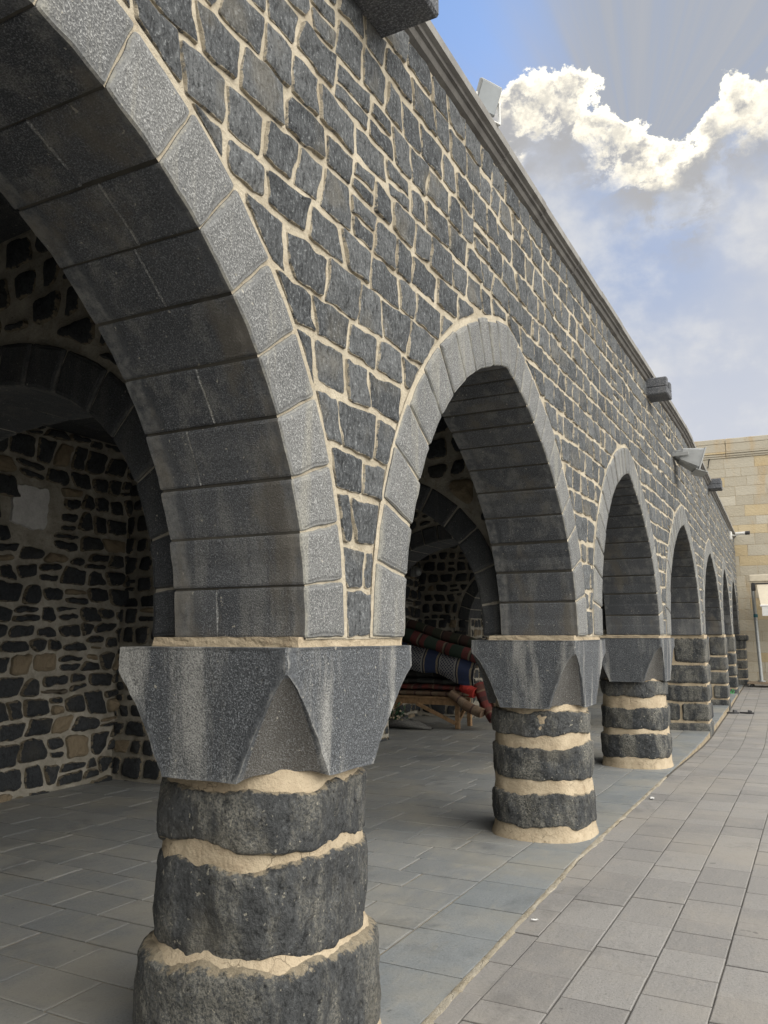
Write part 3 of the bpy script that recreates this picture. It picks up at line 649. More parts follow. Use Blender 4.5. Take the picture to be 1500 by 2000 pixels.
# faint green spray scribble on pier foot
# ---- interior: transverse arches, back wall, back piers, ceiling, end walls
BK = -4.95; CE = 3.6
def sgn(v): return -1 if v < 0 else 1
piers = [(-.5-.55, -.5-.05)]
CR = [(-1.15, -.6, 0), (2.47, 3.10, 1), (6.10, 6.73, 2), (9.66, 10.25, 3), (13.72, 14.34, 4), (18.75, 19.3, 5), (22.52, 23.12, 6)]
for sa, sb, k in CR:
    o0, o1 = -.76, -3.95; c, hs = (o0+o1)/2, (o0-o1)/2; rise = 1.25; n_ = 60; P = []
    for i in range(n_+1):
        an = pi*i/n_; x = sgn(cos(an))*abs(cos(an))**(2/2.4); z = abs(sin(an))**(2/2.4); P.append((c-hs*x, SPR+rise*z))
    # smooth resample
    A = Arc(P); A.ext(.235); skew = .09
    fm = lambda a, b, o: W(sa+skew*(-a-.6)-o, a, b)
    det = k in (1, 2, 3)
    mb = MB(); rs = random.Random(90+k); us = [0.]; 
    while us[-1] < 1: us.append(us[-1]+rs.uniform(.2, .29)/A.l[-1])
    us[-1] = 1.
    if det or k:
        for u0, u1 in zip(us, us[1:]):
            u0 += .006/A.l[-1]; u1 -= .006/A.l[-1]; um = (u0+u1)/2
            if u1-u0 < .01: continue
            P4 = [A.pt(u1, 0), A.pt(um, 0), A.pt(u0, 0), A.pt(u0, .215), A.pt(um, .215), A.pt(u1, .215)]
            if area(P4) < 0: P4 = P4[::-1]
            slab(mb, P4, fm, .012+rs.uniform(-.004, .006), -(sb-sa)-.01, (rs.random(), 0, rs.random()), seg=.07, rnd=.012, jit=.005, rings=((0, -.01), (.008, 0), (.025, .002)), dome=0, amp=.004, depthseg=.15, inner=1)
    for (h0, q0, h1, q1) in ((.008, -(sb-sa), .008, 0), (.008, 0, .22, 0), (.008, -(sb-sa), .22, -(sb-sa))):
        mb.grid(lambda u, v: fm(*A.pt(u, h0+(h1-h0)*v), q0+(q1-q0)*v), 60, 1, 1)
    ca = mb.build('cross_arch', [M['inner_dressed'], M['inner_mortar']], arcade)
    # spandrel above the ring
    mb = MB()
    def zun(a):
        z = SPR
        for i in range(80):
            p, q_ = A.pt(i/80, .1), A.pt((i+1)/80, .1)
            if min(p[0], q_[0]) <= a <= max(p[0], q_[0]): z = max(z, p[1], q_[1])
        return z
    for q0 in (0., -(sb-sa)):
        mb.grid(lambda u, v: (lambda a: fm(a, zun(a)+(CE-zun(a))*v, q0+(.012*nz(a*7, v*9, k) if q0 == 0 else 0)))(BK+(-TH-BK)*u), 110, 16, 1)
    if k in (0, 1, 2, 3, 4, 5):
        for P in courses(rs, BK, -TH, SPR, CE, (.15, .22), (.15, .3), .04, .035, .15):
            P = A.cut(P)
            if not P: continue
            P = [p for p in P]; cxx = cen(P)
            if cxx[0] > -TH-.03 or cxx[0] < BK: continue
            P = dedupe(shrink(dedupe(P), rs.uniform(.012, .024)))
            if len(P) < 3 or area(P) < .003: continue
            slab(mb, P, fm, rs.uniform(.004, .02), None, (rs.random(), 0, rs.random()*(1 if rs.random() < .4 else .8)), seg=.04 if k in (1, 2) else .08, rnd=.045, jit=.012, rings=((0, -.025), (.01, 0), (.03, .01)), dome=.012, amp=.012, inner=1, bfreq=11)
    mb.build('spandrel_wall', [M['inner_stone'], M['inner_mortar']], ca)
    # back pier under the far springing
    mb = MB(); bs = sa+skew*3.4
    mb.box(bs, bs+(sb-sa), BK, -3.90, 0, SPR+.3, 1, f=lambda s, o, z: W(s, o, z))
    fmp = lambda a, b, o: W(bs-o, a, b); fms = lambda a, b, o: W(a, -3.90+o, b)
    for (F, a0, a1) in ((fmp, BK, -3.92), (fms, bs+.02, bs+(sb-sa))):
        for P in courses(rs, a0, a1, 0., SPR+.3, (.15, .22), (.16, .3), .03, .03, .1):
            P = [(max(a0, min(a1, x)), y) for x, y in P]; P = dedupe(P)
            if len(P) < 3 or area(P) < .004: continue
            P = dedupe(shrink(P, rs.uniform(.01, .02)))
            if len(P) < 3 or area(P) < .003: continue
            slab(mb, P, F, rs.uniform(.004, .018), None, (rs.random(), 0, rs.random()), seg=.06, rnd=.035, jit=.01, rings=((0, -.02), (.01, 0), (.03, .008)), dome=.012, amp=.01, inner=1)
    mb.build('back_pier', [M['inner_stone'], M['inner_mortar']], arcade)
# back wall
mb = MB(); rs = random.Random(17)
mb.grid(lambda u, v: (lambda s, z: W(s, BK+.016*nz(s*6, z*6, 8), z))(-5.2+(END+5.2)*u, CE*v), 330, 40, 1)
PATCH = (5.00, 5.42, 2.57, 2.98)
for P in courses(rs, -5.2, 22, 0., CE, (.13, .24), (.15, .34), .05, .05, .2):
    c = cen(P)
    if c[0] > 8.5 and c[0] < 13 and False: continue
    if PATCH[0]-.04 < c[0] < PATCH[1]+.04 and PATCH[2]-.06 < c[1] < PATCH[3]+.06: continue
    near = 2.8 < c[0] < 8
    P = dedupe(shrink(dedupe(P), rs.uniform(.006, .017)))
    if len(P) < 3 or area(P) < .003: continue
    tanp = .85+.15*rs.random() if rs.random() < (.22 if c[1] < 1.6 else .06) else rs.random()*.8
    slab(mb, P, facade_map, BK+rs.uniform(.012, .04), None, (rs.random(), 0, tanp), seg=.035 if near else .1, rnd=rs.uniform(.025, .06), jit=.018, rings=((0, -.04), (.012, 0), (.035, .014)), dome=.016, amp=.014, inner=2 if near else 1, bfreq=9)
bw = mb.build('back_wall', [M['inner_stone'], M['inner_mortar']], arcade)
M['plaster'] = plain('grey_plaster', (.50, .50, .49), .9, var=.12, scale=9, bmp=.01)
mb = MB(); P = [(PATCH[0], PATCH[2]+.05), (PATCH[0]+.3, PATCH[2]), (PATCH[1]-.02, PATCH[2]+.02), (PATCH[1], PATCH[3]-.06), (PATCH[0]+.4, PATCH[3]), (PATCH[0]+.02, PATCH[3])]
slab(mb, P, facade_map, BK+.03, None, (.5, 0, .5), seg=.03, rnd=.03, jit=.025, rings=((0, -.03), (.006, 0), (.03, .0)), dome=0, amp=.004)
mb.build('plaster_patch', M['plaster'], bw)
# ceiling of long slabs, roof deck, end walls
mb = MB(); rs = random.Random(5); o = -TH
while o > BK:
    w_ = rs.uniform(.3, .42); s = -5.2
    while s < END:
        e = min(END, s+rs.uniform(1.6, 2.6)); mb.box(s+.01, e-.01, max(BK-.05, o-w_)+.008, o-.008, CE-rs.uniform(0, .02), CE+.12, 0, (rs.random(), .2, rs.random()), W, .01); s = e
    o -= w_
mb.grid(lambda u, v: W(-5.2+(END+5.2)*u, BK-.3+(5.1)*v, CE+.09), 40, 1, 1)
mb.build('ceiling', [M['inner_dressed'], M['inner_mortar']], arcade)
mb = MB()
mb.box(-5.2, 0, BK-.5, -.25, CE+.3, 4.40, 0, f=W)
for i in range(27): mb.box(i*1., i+1., BK-.5, -.25, CE+.3, 4.40, 0, f=W)
for i in range(-5, 27): mb.box(i*1., i+1., BK-.5, BK-.05, -.1, CE+.3, 0, f=W)
mb.box(-5.6, -5.2, BK-.5, 0., -.1, 4.4, 0, f=W); mb.box(26.99, 27.02, BK-.5, -.72, -.1, 4.4, 0, f=W)
mb.build('roof', M['inner_mortar'], arcade)
# ---- water spouts
def spout(s, z0, z1, ln, w_=.30):
    mb = MB(); h = z1-z0; tn = (.5, .1, .3)
    mb.box(s, s+w_, -.05, ln, z0, z0+h*.45, 0, tn, W, .012)
    mb.box(s, s+w_*.28, -.05, ln, z0+h*.45-.004, z1, 0, tn, W, .012)
    mb.box(s+w_*.72, s+w_, -.05, ln, z0+h*.45-.004, z1, 0, tn, W, .012)
    mb.build('water_spout', M['spout'], arcade)
spout(2.55, 4.27, 4.50, .285, .43); spout(9.44, 4.30, 4.50, .24, .34); spout(16.9, 4.40, 4.60, .26, .36); spout(-3.0, 4.28, 4.50, .3, .38)
# ------------------------------------------------------------------ ground
def gz(y):
    k = [(-99, FZ), (9.4, FZ), (13.6, .05), (18, .035), (23, .09), (26.6, FZ-.01), (999, FZ-.01)]
    for (a, za), (b, zb) in zip(k, k[1:]):
        if a <= y <= b: return za+(zb-za)*(y-a)/(b-a)
def structure(o): o['kind'] = 'structure'; return o
mb = MB(); mb.grid(lambda u, v: (-400+800*u, -400+800*v, -.30), 4, 4); structure(mb.build('ground', M['dark_joint']))
def kerb_o(s): return (.145 if s < 3 else .145-.085*(s-3)/2.6 if s < 5.6 else .06)+.004*nz(s*.9, 3)
# arcade floor
mb = MB(); rs = random.Random(11)
mb.grid(lambda u, v: (lambda s: W(s, BK-.1+(kerb_o(s)-BK+.09)*v, FZ-.0055))(-5.5+(END+5.5)*u), 160, 4, 2)
mb.grid(lambda u, v: (lambda s: W(s, kerb_o(s)-.012, -.2+(.194+FZ)*v))(-5.5+(END+5.5)*u), 160, 1, 2)
def tile(mb, a0, a1, b0, b1, fm, z, mi, gap=.004, d=.012, rs=rs, tilt=.0015, jit=.002):
    tn = (rs.random(), 0, rs.random()); P = [(a0+gap, b0+gap), (a1-gap, b0+gap), (a1-gap, b1-gap), (a0+gap, b1-gap)]; P = [(x+rs.uniform(-jit, jit), y+rs.uniform(-jit, jit)) for x, y in P]
    C0 = cen(P); h = z+rs.uniform(-tilt, tilt); lo = [mb.vert(fm(x, y, h-d), (tn[0], 1, tn[2])) for x, y in P]
    sh = lambda x, y, k: (x+(C0[0]-x)*k, y+(C0[1]-y)*k)
    m1 = [mb.vert(fm(x, y, h-.0025), (tn[0], 1, tn[2])) for x, y in P]; m2 = [mb.vert(fm(*sh(x, y, .035), h+rs.uniform(-tilt, tilt)*.3), (tn[0], .2, tn[2])) for x, y in P]
    for A, B in ((lo, m1), (m1, m2)):
        for i in range(4): mb.face((A[i], A[(i+1) % 4], B[(i+1) % 4], B[i]), mi)
    mb.face(m2, mi)
flm = lambda a, b, z: W(b, a, z+FZ)
s = -5.4; ins = -.33
while s < END-.1:       # rows run across the arcade
    h = rs.uniform(.285, .315); o = BK-rs.uniform(0, .4)
    while o < ins:
        e = min(ins, o+rs.uniform(.34, .62)); e = ins if ins-e < .15 else e; tile(mb, o, e, s, s+h, flm, 0, 0, gap=.0035); o = e
    s += h
s = -5.4
while s < END-.1:
    e = s+rs.uniform(.38, .55); ek = kerb_o((s+e)/2)-.008; tile(mb, ins, ek, s, e, flm, .001, 1, gap=.003); s = e
structure(mb.build('arcade_floor', [M['slate'], M['slate_edge'], M['joint']]))
# kerb strip of smeared mortar along the floor edge
mb = MB()
def kf(u, v):
    s = -5.4+14.6*u; k0 = kerb_o(s)-.014; wd = .036+.022*nz(s*1.7, 9)+.012*nz(s*7, 2); o = k0+wd*v
    z = .001+.002*sin(pi*v)+.003*nz(s*14, v*3, 1)-.010*v**3
    return W(s, o, z+gz(s))
mb.grid(kf, 900, 6); structure(mb.build('kerb_strip', M['kerb'], smooth=True))
# courtyard
mb = MB(); rs = random.Random(23)
mb.grid(lambda u, v: (lambda s, o: (lambda p: (p[0], p[1], gz(p[1])-.0085))(W(s, o, 0)))(-8+40*u, .03+16*v), 120, 4, 1)
cym = lambda a, b, z: (lambda p: (p[0], p[1], z+gz(p[1])))(W(b, a, 0))
o = .16; r = 0
while o < 10:
    wd = .09 if r == 0 else rs.uniform(.272, .292); s = -2.5-rs.uniform(0, .4)
    while s < 26.9:
        L = rs.choice([.2, .26, .3, .36, .42]) if r else rs.uniform(.3, .45)
        if o > 3.2 and s > 0: L *= 1.
        tile(mb, o if r else kerb_o(s+L/2)+.014, o+wd, s, min(26.95, s+L), cym, -.001 if r else -.003, 0, gap=.0026, rs=rs, tilt=.0022, jit=.0015); s += L
    o += wd; r += 1
structure(mb.build('courtyard_paving', [M['paver'], M['dark_joint']]))
# ------------------------------------------------------------------ limestone building at the far end
lb = thing('limestone_building', 'tall cream limestone ashlar building with moulded parapet closing the far end of the courtyard', 'building')
FS = 27.05
def LB(a, d_, z): return W(FS+d_, a, z)
mb = MB(); rs = random.Random(31); z = -.1; lm = lambda a, b, o: LB(a, -o, b)
zr = []
while z < 7.0: h = rs.choice([.3, .34, .38, .27]); zr.append((z, min(7.0, z+h))); z += h
for z0, z1 in zr:
    a = -6-rs.random()
    while a < 14:
        e = a+rs.uniform(.4, .95); slab(mb, [(a+.002, z0+.002), (e-.002, z0+.002), (e-.002, z1-.002), (a+.002, z1-.002)], lm, rs.uniform(0, .003), None, (rs.random(), 0, rs.random()), seg=.25, rnd=.012, jit=.004, rings=((0, -.012), (.008, 0), (.03, .0)), dome=0, amp=.003, inner=1); a = e
mb.grid(lambda u, v: LB(-7+22*u, .004, -.2+7.5*v), 20, 4, 1)
mb.box(-7, 15, .02, 5, -.2, 7.2, 1, f=lambda a, d_, z: LB(a, d_, z))
mb.build('wall', [M['limestone'], M['lime_joint']], lb)
mb = MB(); a = -7
while a < 14:
    e = a+rs.uniform(.8, 1.3); tn = (rs.random(), 0, rs.random()*.9)
    for (z0, z1, pj) in ((7.0, 7.06, .03), (7.06, 7.13, .05), (7.13, 7.19, .075), (7.20, 7.46, .02), (7.46, 7.62, .025)):
        sh = .3*rs.random() if z0 > 7.15 else 0
        mb.box(a+.006, e-.006, -pj, .5, z0+.002, z1-.002, 0, (rs.random(), .2, rs.random()), lambda x, y, z: LB(x, y, z), .01)
    a = e
mb.build('parapet', M['limestone'], lb)
M['black'] = plain('black_iron', (.02, .02, .022), .5)
mb = MB(); mb.tube([LB(-.62, -.04, 6.72), LB(-.58, -.06, 6.92), LB(-.55, -.10, 7.0)], .02, 8); mb.build('iron_hook', M['black'], lb)
# ------------------------------------------------------------------ fittings
M['grey_metal'] = plain('grey_painted_metal', (.30, .31, .31), .45, .3, .1, 6)
M['glass'] = plain('lamp_glass', (.36, .39, .41), .15, 0., .08, 6)
M['white_plastic'] = plain('white_plastic', (.7, .7, .68), .4, 0., .06)
M['dark_plastic'] = plain('dark_plastic', (.03, .03, .032), .4)
# floodlight on the cornice
fl = thing('floodlight', 'thin square grey floodlight panel standing on the cornice near the big arch', 'floodlight', (.04, 4.22, 4.60))
def place(mbx, loc, xa, ya, za):
    xa, ya, za = Vector(xa).normalized(), Vector(ya).normalized(), Vector(za).normalized()
    mbx.v = [tuple(Vector(loc)+xa*a+ya*b+za*c) for a, b, c in mbx.v]
nrm_ = Vector((.80, -.40, -.45)).normalized(); xa = nrm_.cross(Vector((0, 0, 1))).normalized(); za = xa.cross(nrm_).normalized()
if za.z < 0: za = -za
def flp(name, m_, boxes, parent, loc, bev=.006):
    mbx = MB()
    for b in boxes: mbx.box(*b, bev=bev)
    place(mbx, loc, xa, nrm_, za); return mbx.build(name, m_, parent)
flp('housing', M['grey_metal'], [(-.085, .085, -.016, .010, -.085, .085), (-.05, .05, -.035, -.016, -.05, .05)], fl, (0.01, 0.0, .145))
flp('glass', M['glass'], [(-.075, .075, .0105, .014, -.075, .075)], fl, (0.01, 0.0, .145), .002)
mb = MB(); mb.box(-.095, -.087, -.01, .01, -.145, .0, bev=.002); mb.box(.087, .095, -.01, .01, -.145, .0, bev=.002); mb.box(-.095, .095, -.012, .012, -.145, -.137, bev=.002); place(mb, (.01, 0, .145), xa, Vector((0, 0, 1)).cross(xa), (0, 0, 1)); mb.build('bracket', M['white_plastic'], fl)
# wall projector: flared grey housing on a bracket
wp = thing('wall_projector', 'grey flared metal floodlight housing bracketed to the facade below the second waterspout', 'floodlight', W(11.35, 0, 3.96)); wp.scale = (.72,)*3
hd = Vector((.86, .30, -.30)).normalized(); hx = hd.cross(Vector((0, 0, 1))).normalized(); hz = hx.cross(hd).normalized()
def frustum(mb, r0, r1, y0, y1, sx=1.2, n=4, cap0=True, cap1=False, rnd=.2):
    rows = []
    for y, r_ in ((y0, r0), (y1, r1)):
        row = []
        for (a, b) in ((-1, -1+rnd), (-1+rnd, -1), (1-rnd, -1), (1, -1+rnd), (1, 1-rnd), (1-rnd, 1), (-1+rnd, 1), (-1, 1-rnd)): row.append(mb.vert((a*r_*sx, y, b*r_)))
        rows.append(row)
    for i in range(8): mb.face((rows[0][i], rows[0][(i+1) % 8], rows[1][(i+1) % 8], rows[1][i]))
    if cap0: mb.face(rows[0][::-1])
    if cap1: mb.face(rows[1])
L0 = (.12, 0, 0)
mb = MB(); frustum(mb, .12, .21, 0, .36); frustum(mb, .11, .195, .01, .355, cap0=False); frustum(mb, .06, .1, -.1, 0); mb.box(-.255, .255, .35, .37, -.22, -.205); mb.box(-.255, .255, .35, .37, .205, .22); mb.box(-.265, -.248, .35, .37, -.21, .21); mb.box(.248, .265, .35, .37, -.21, .21)
place(mb, L0, hx, hd, hz); mb.build('housing', M['grey_metal'], wp)
mb = MB(); mb.box(-.23, .23, .315, .322, -.185, .185); place(mb, L0, hx, hd, hz); mb.build('glass', M['glass'], wp)
mb = MB(); mb.box(-.26, .26, .30, .52, -.225, -.215); place(mb, L0, hx, hd, hz); mb.build('lower_flap', M['grey_metal'], wp)
mb = MB(); mb.box(-.02, .0, -.2, .2, -.12, .12, bev=.004); mb.box(-.02, .3, -.19, -.175, -.04, .03, bev=.003); mb.box(-.02, .3, .175, .19, -.04, .03, bev=.003); mb.build('bracket', M['grey_metal'], wp)
# cctv
cc = thing('security_camera', 'small white bullet camera on a stub arm at the far end of the cornice', 'camera', W(24.6, 0, 4.32))
mb = MB(); mb.box(0, .06, -.07, .07, -.12, .1, bev=.01); mb.tube([(.05, 0, 0), (.18, -.02, -.02), (.22, -.04, .03)], .018, 8); mb.build('mount', M['white_plastic'], cc)
mb = MB(); mb.tube([(.16, -.02, .03), (.42, -.10, .03)], .045, 12); mb.build('body', M['white_plastic'], cc)
mb = MB(); mb.tube([(.42, -.10, .03), (.52, -.13, .03)], [.055, .05], 12); mb.build('lens_hood', M['dark_plastic'], cc)
# interior bulkhead lamp
lp = thing('wall_lamp', 'small round pale lamp high on the dark rubble wall seen through the second arch', 'lamp', W(13.75, BK+.05, 2.73)); lp.rotation_euler.z = radians(90)
mb = MB(); mb.tube([(0, .02, 0), (0, -.05, 0)], .10, 18); mb.build('base', M['grey_metal'], lp)
mb = MB(); mb.tube([(0, -.05, 0), (0, -.10, -.01), (0, -.14, -.02), (0, -.16, -.02)], [.085, .085, .06, .02], 16); mb.build('globe', M['grey_metal'], lp)
# ------------------------------------------------------------------ mobile awning stand
aw = thing('awning_stand', 'wheeled awning stand, grey pole and cream roller canopy, before the limestone wall', 'awning', (-.02, 26.0, .09))
M['pole'] = plain('galvanised_pole', (.36, .38, .38), .4, .4, .12, 20); M['cream'] = plain('cream_canvas', (.55, .50, .40), .9, 0, .06, 8); M['wood_board'] = plain('grey_board', (.22, .17, .12), .8, 0, .25, 18)
M['teal'] = plain('teal_clamp', (.03, .14, .17), .5)
mb = MB(); mb.tube([(-.02, 0, 2.85), (.06, -.02, .17)], .05, 14); mb.tube([(.06, -.02, .17), (.06, -.02, .2)], .11, 14); mb.build('pole', M['pole'], aw); mb = MB(); mb.tube([(2.2, 0, 2.85), (2.2, -.02, .17)], .05, 14); mb.build('pole', M['pole'], aw)
mb = MB(); mb.tube([(.012, -.005, 1.98), (.014, -.005, 2.07)], .06, 14); mb.build('clamp', M['teal'], aw)
mb = MB(); mb.box(-.10, 2.5, -.10, .12, 3.0, 3.2, bev=.02); mb.build('header', M['cream'], aw)
mb = MB(); mb.box(-.05, .06, -.08, .04, 2.74, 2.97, bev=.02); mb.tube([(.05, -.04, 2.94), (.6, -.04, 2.94)], .02, 8); mb.build('arm_joint', M['dark_plastic'], aw)
mb = MB(); mb.grid(lambda u, v: (.10+.12*v+2.2*u, -.08-.9*v, 2.90-.62*v-.02*sin(pi*v)), 16, 8); mb.grid(lambda u, v: (.10+.12*v+2.2*u, -.08-.9*v, 2.908-.62*v-.02*sin(pi*v)), 16, 8); mb.build('canopy', M['cream'], aw)
mb = MB(); mb.box(.24, 2.5, -1.00, -.985, 2.0, 2.27, bev=.004); mb.tube([(.2, -.985, 2.28), (2.5, -.985, 2.28)], .03, 10); mb.build('valance', M['white_plastic'], aw)
mb = MB(); mb.box(-.30, 2.5, -.35, .35, .11, .155, bev=.006); mb.build('base_board', M['wood_board'], aw)
for x, y in ((-.2, -.28), (-.2, .28), (2.3, -.28), (2.3, .28)):
    mb = MB(); mb.tube([(x, y-.02, .05), (x, y+.02, .05)], .05, 14); mb.tube([(x, y, .05), (x, y, .11)], .012, 6); mb.build('wheel', M['dark_plastic'], aw)
# ------------------------------------------------------------------ bench and carpets
M['bench_wood'] = plain('bench_wood', (.30, .19, .10), .7, 0, .3, 14, .004)
BY = 13.2
be = thing('wooden_bench', 'rough wooden bench with diagonal braces carrying the carpet pile', 'bench', (-4.7, BY, 0))
mb = MB(); mb.box(-1.0, .80, -.02, .62, .49, .53, bev=.006); mb.build('top', M['bench_wood'], be)
mb = MB(); mb.box(-.98, .76, 0, .04, .39, .488, bev=.005); mb.box(-.98, .76, .56, .60, .39, .488, bev=.005); mb.build('apron', M['bench_wood'], be)
for x, y in ((.70, .0), (.70, .54), (-.95, .0), (-.95, .54)):
    mb = MB(); mb.box(x, x+.075, y+.0, y+.07, 0, .388, bev=.006); mb.build('leg', M['bench_wood'], be)
def bar(p, q_, w_=.03, d_=.02):
    mb = MB(); p, q_ = Vector(p), Vector(q_); ax = (q_-p).normalized(); sd_ = ax.cross(Vector((0, 1, 0))).normalized(); up = ax.cross(sd_); L = (q_-p).length
    mb.box(0, L, -w_, w_, -d_, d_, bev=.004); place(mb, p, ax, sd_, up); return mb
bar((.0, -.02, .40), (.71, -.02, .10)).build('brace', M['bench_wood'], be)
bar((.74, .0, .10), (.74, .50, .40)).build('brace', M['bench_wood'], be)
bar((-.91, -.02, .10), (-.3, -.02, .40)).build('brace', M['bench_wood'], be)
def carpet_mat(name, base, bands, per, axis=0, lattice=None):
    """bands: list of (pos, colour) constant stops along one object axis repeated with period per"""
    m, t, b = mat(name); o = t.add('ShaderNodeTexCoord').outputs['Object']; s = t.add('ShaderNodeSeparateXYZ'); t.put(s.inputs[0], t.vm('ADD', o, t.vm('MULTIPLY', t.noise(o, 6, 2, .5, col=True), (.03, .03, .03))))
    f = t.m('FRACT', t.m('ADD', t.m('DIVIDE', s.outputs[axis], per), 40.))
    r = t.add('ShaderNodeValToRGB'); r.color_ramp.interpolation = 'CONSTANT'; cr_ = r.color_ramp
    cr_.elements[0].position = bands[0][0]; cr_.elements[0].color = (*bands[0][1], 1); cr_.elements[1].position = bands[1][0]; cr_.elements[1].color = (*bands[1][1], 1)
    for p_, c_ in bands[2:]: e = cr_.elements.new(p_); e.color = (*c_, 1)
    t.put(r.inputs[0], f); c = r.outputs[0]
    if lattice:
        g1 = t.m('FRACT', t.m('MULTIPLY', t.m('ADD', s.outputs[0], s.outputs[2]), 18.)); g2 = t.m('FRACT', t.m('ADD', t.m('MULTIPLY', t.m('SUBTRACT', s.outputs[0], s.outputs[2]), 18.), 50.))
        g_ = t.m('MAXIMUM', t.m('GREATER_THAN', g1, .68), t.m('GREATER_THAN', g2, .68)); inb = t.m('MULTIPLY', t.m('GREATER_THAN', f, lattice[0]), t.m('LESS_THAN', f, lattice[1]))
        c = t.mix(t.m('MULTIPLY', g_, inb), c, lattice[2])
    c = t.mix(t.ss(t.noise(o, 30, 5, .7), .45, .7, 0, .5), c, base)
    c = t.mix(.38, c, (.06, .058, .055)); t.put(b.inputs['Base Color'], c); b.inputs['Roughness'].default_value = .95; b.inputs['Specular IOR Level'].default_value = .1
    bump(t, b, t.noise(o, 160, 3, .7), .006); return m
CM = [carpet_mat('carpet_green_red', (.03, .05, .035), [(0, (.035, .07, .05)), (.25, (.22, .05, .05)), (.5, (.30, .26, .18)), (.56, (.05, .03, .03)), (.62, (.22, .05, .05)), (.8, (.035, .07, .05))], .5),
      carpet_mat('carpet_olive', (.05, .05, .04), [(0, (.06, .07, .045)), (.45, (.25, .21, .14)), (.5, (.05, .03, .03)), (.6, (.10, .05, .04))], .35),
      carpet_mat('carpet_blue_cream', (.05, .06, .10), [(0, (.03, .055, .15)), (.34, (.36, .30, .2)), (.40, (.02, .03, .06)), (.44, (.40, .40, .38)), (.47, (.03, .04, .09)), (.88, (.40, .40, .38)), (.92, (.02, .03, .06)), (.96, (.36, .30, .2))], .62, 0, (.47, .88, (.34, .34, .33))),
      carpet_mat('carpet_dark_grey', (.03, .035, .035), [(0, (.045, .05, .05)), (.5, (.10, .10, .09)), (.55, (.02, .02, .02)), (.9, (.06, .065, .06))], .5),
      carpet_mat('carpet_red', (.07, .02, .02), [(0, (.22, .035, .03)), (.3, (.14, .05, .035)), (.5, (.25, .17, .11)), (.58, (.16, .03, .03)), (.8, (.08, .03, .03))], .4),
      carpet_mat('carpet_tan_brown', (.10, .07, .05), [(0, (.26, .17, .11)), (.5, (.10, .05, .05)), (.6, (.30, .22, .15))], .3),
      plain('carpet_bright_red', (.42, .04, .03), .9, 0, .3, 20, .004)]
def roll(p, q_, r, m_, label, squash=.8, turns=3):
    p, q_ = Vector(p), Vector(q_); L = (q_-p).length; mid = (p+q_)/2; mb = MB(); n = 28; ns = 18
    def f(u, v):
        a = 2*pi*u; x = (v-.5)*L; rr = r*(1+.16*nz(cos(a)*1.3, sin(a)*1.3, x*3+p.z*9)+.06*nz(cos(a)*3.5, sin(a)*3.5, x*8))
        return (x, rr*cos(a)+.02*nz(x*2.2, p.z*7), rr*sin(a)*squash-.35*r*sin(v*pi)+.03*nz(x*2.5, 5, p.z*9))
    mb.grid(f, n, ns, 0, True)
    for sg, v in ((-1, 0.), (1, 1.)):      # spiral end
        pts = [f(i/n, v) for i in range(n)]; rows = [[mb.vert(pp) for pp in pts]]
        for k in range(1, 9):
            kk = 1-k/9; rows.append([mb.vert((pp[0]-sg*(.02*(k % 2)+.004*k), pp[1]*kk, pp[2]*kk)) for pp in pts])
        for A, B in zip(rows, rows[1:]):
            for i in range(n): mb.face((A[i], A[(i+1) % n], B[(i+1) % n], B[i]))
        mb.face(rows[-1])
    o = mb.build('rolled_carpet', m_, smooth=True); ax = (q_-p).normalized(); o.location = mid
    o.rotation_euler = ax.to_track_quat('X', 'Z').to_euler(); tag(o, label, 'carpet', 'carpets piled under the arcade'); return o
roll((-5.45, BY+.35, 1.92), (-3.5, BY+.30, 1.38), .12, CM[1], 'olive striped rolled carpet at the very top of the pile')
roll((-5.4, BY+.12, 1.76), (-3.45, BY+.10, 1.18), .14, CM[0], 'thick green and dark red rolled carpet across the upper pile')
roll((-5.4, BY+.45, 1.60), (-3.6, BY+.5, 1.15), .15, CM[4], 'dark red rolled carpet behind the green one on the pile')
def draped(name, m_, label, A, B, Cc, Dd, bulge, seed, cat='carpet', thick=.02):
    A, B, Cc, Dd = map(Vector, (A, B, Cc, Dd)); mid = (A+B+Cc+Dd)/4; mb = MB()
    def f(off):
        def g(u, v):
            p = (A*(1-u)+B*u)*(1-v)+(Dd*(1-u)+Cc*u)*v-mid; p.y += -bulge*sin(pi*v)+.035*nz(u*5, v*4, seed)-off; p.z += .03*nz(u*4, v*3, seed+7)*(1+v); return tuple(p)
        return g
    mb.grid(f(thick), 40, 14); mb.grid(f(0.), 40, 14); n = 41
    tot = n*15
    for i in range(40): mb.face((i, i+1, tot+i+1, tot+i)); k = 14*n+i; mb.face((k, k+1, tot+k+1, tot+k))
    for j in range(14): a = j*n; mb.face((a, a+n, tot+a+n, tot+a)); a += 40; mb.face((a, a+n, tot+a+n, tot+a))
    o = mb.build(name, m_, smooth=True); o.location = mid; tag(o, label, cat, 'carpets piled under the arcade'); return o
draped('draped_carpet', CM[2], 'blue and cream patterned carpet with lattice bands draped over the front of the pile', (-5.35, BY+.1, 1.52), (-3.6, BY+.1, 1.14), (-3.62, BY-.06, .74), (-5.45, BY-.04, 1.12), .10, 3)
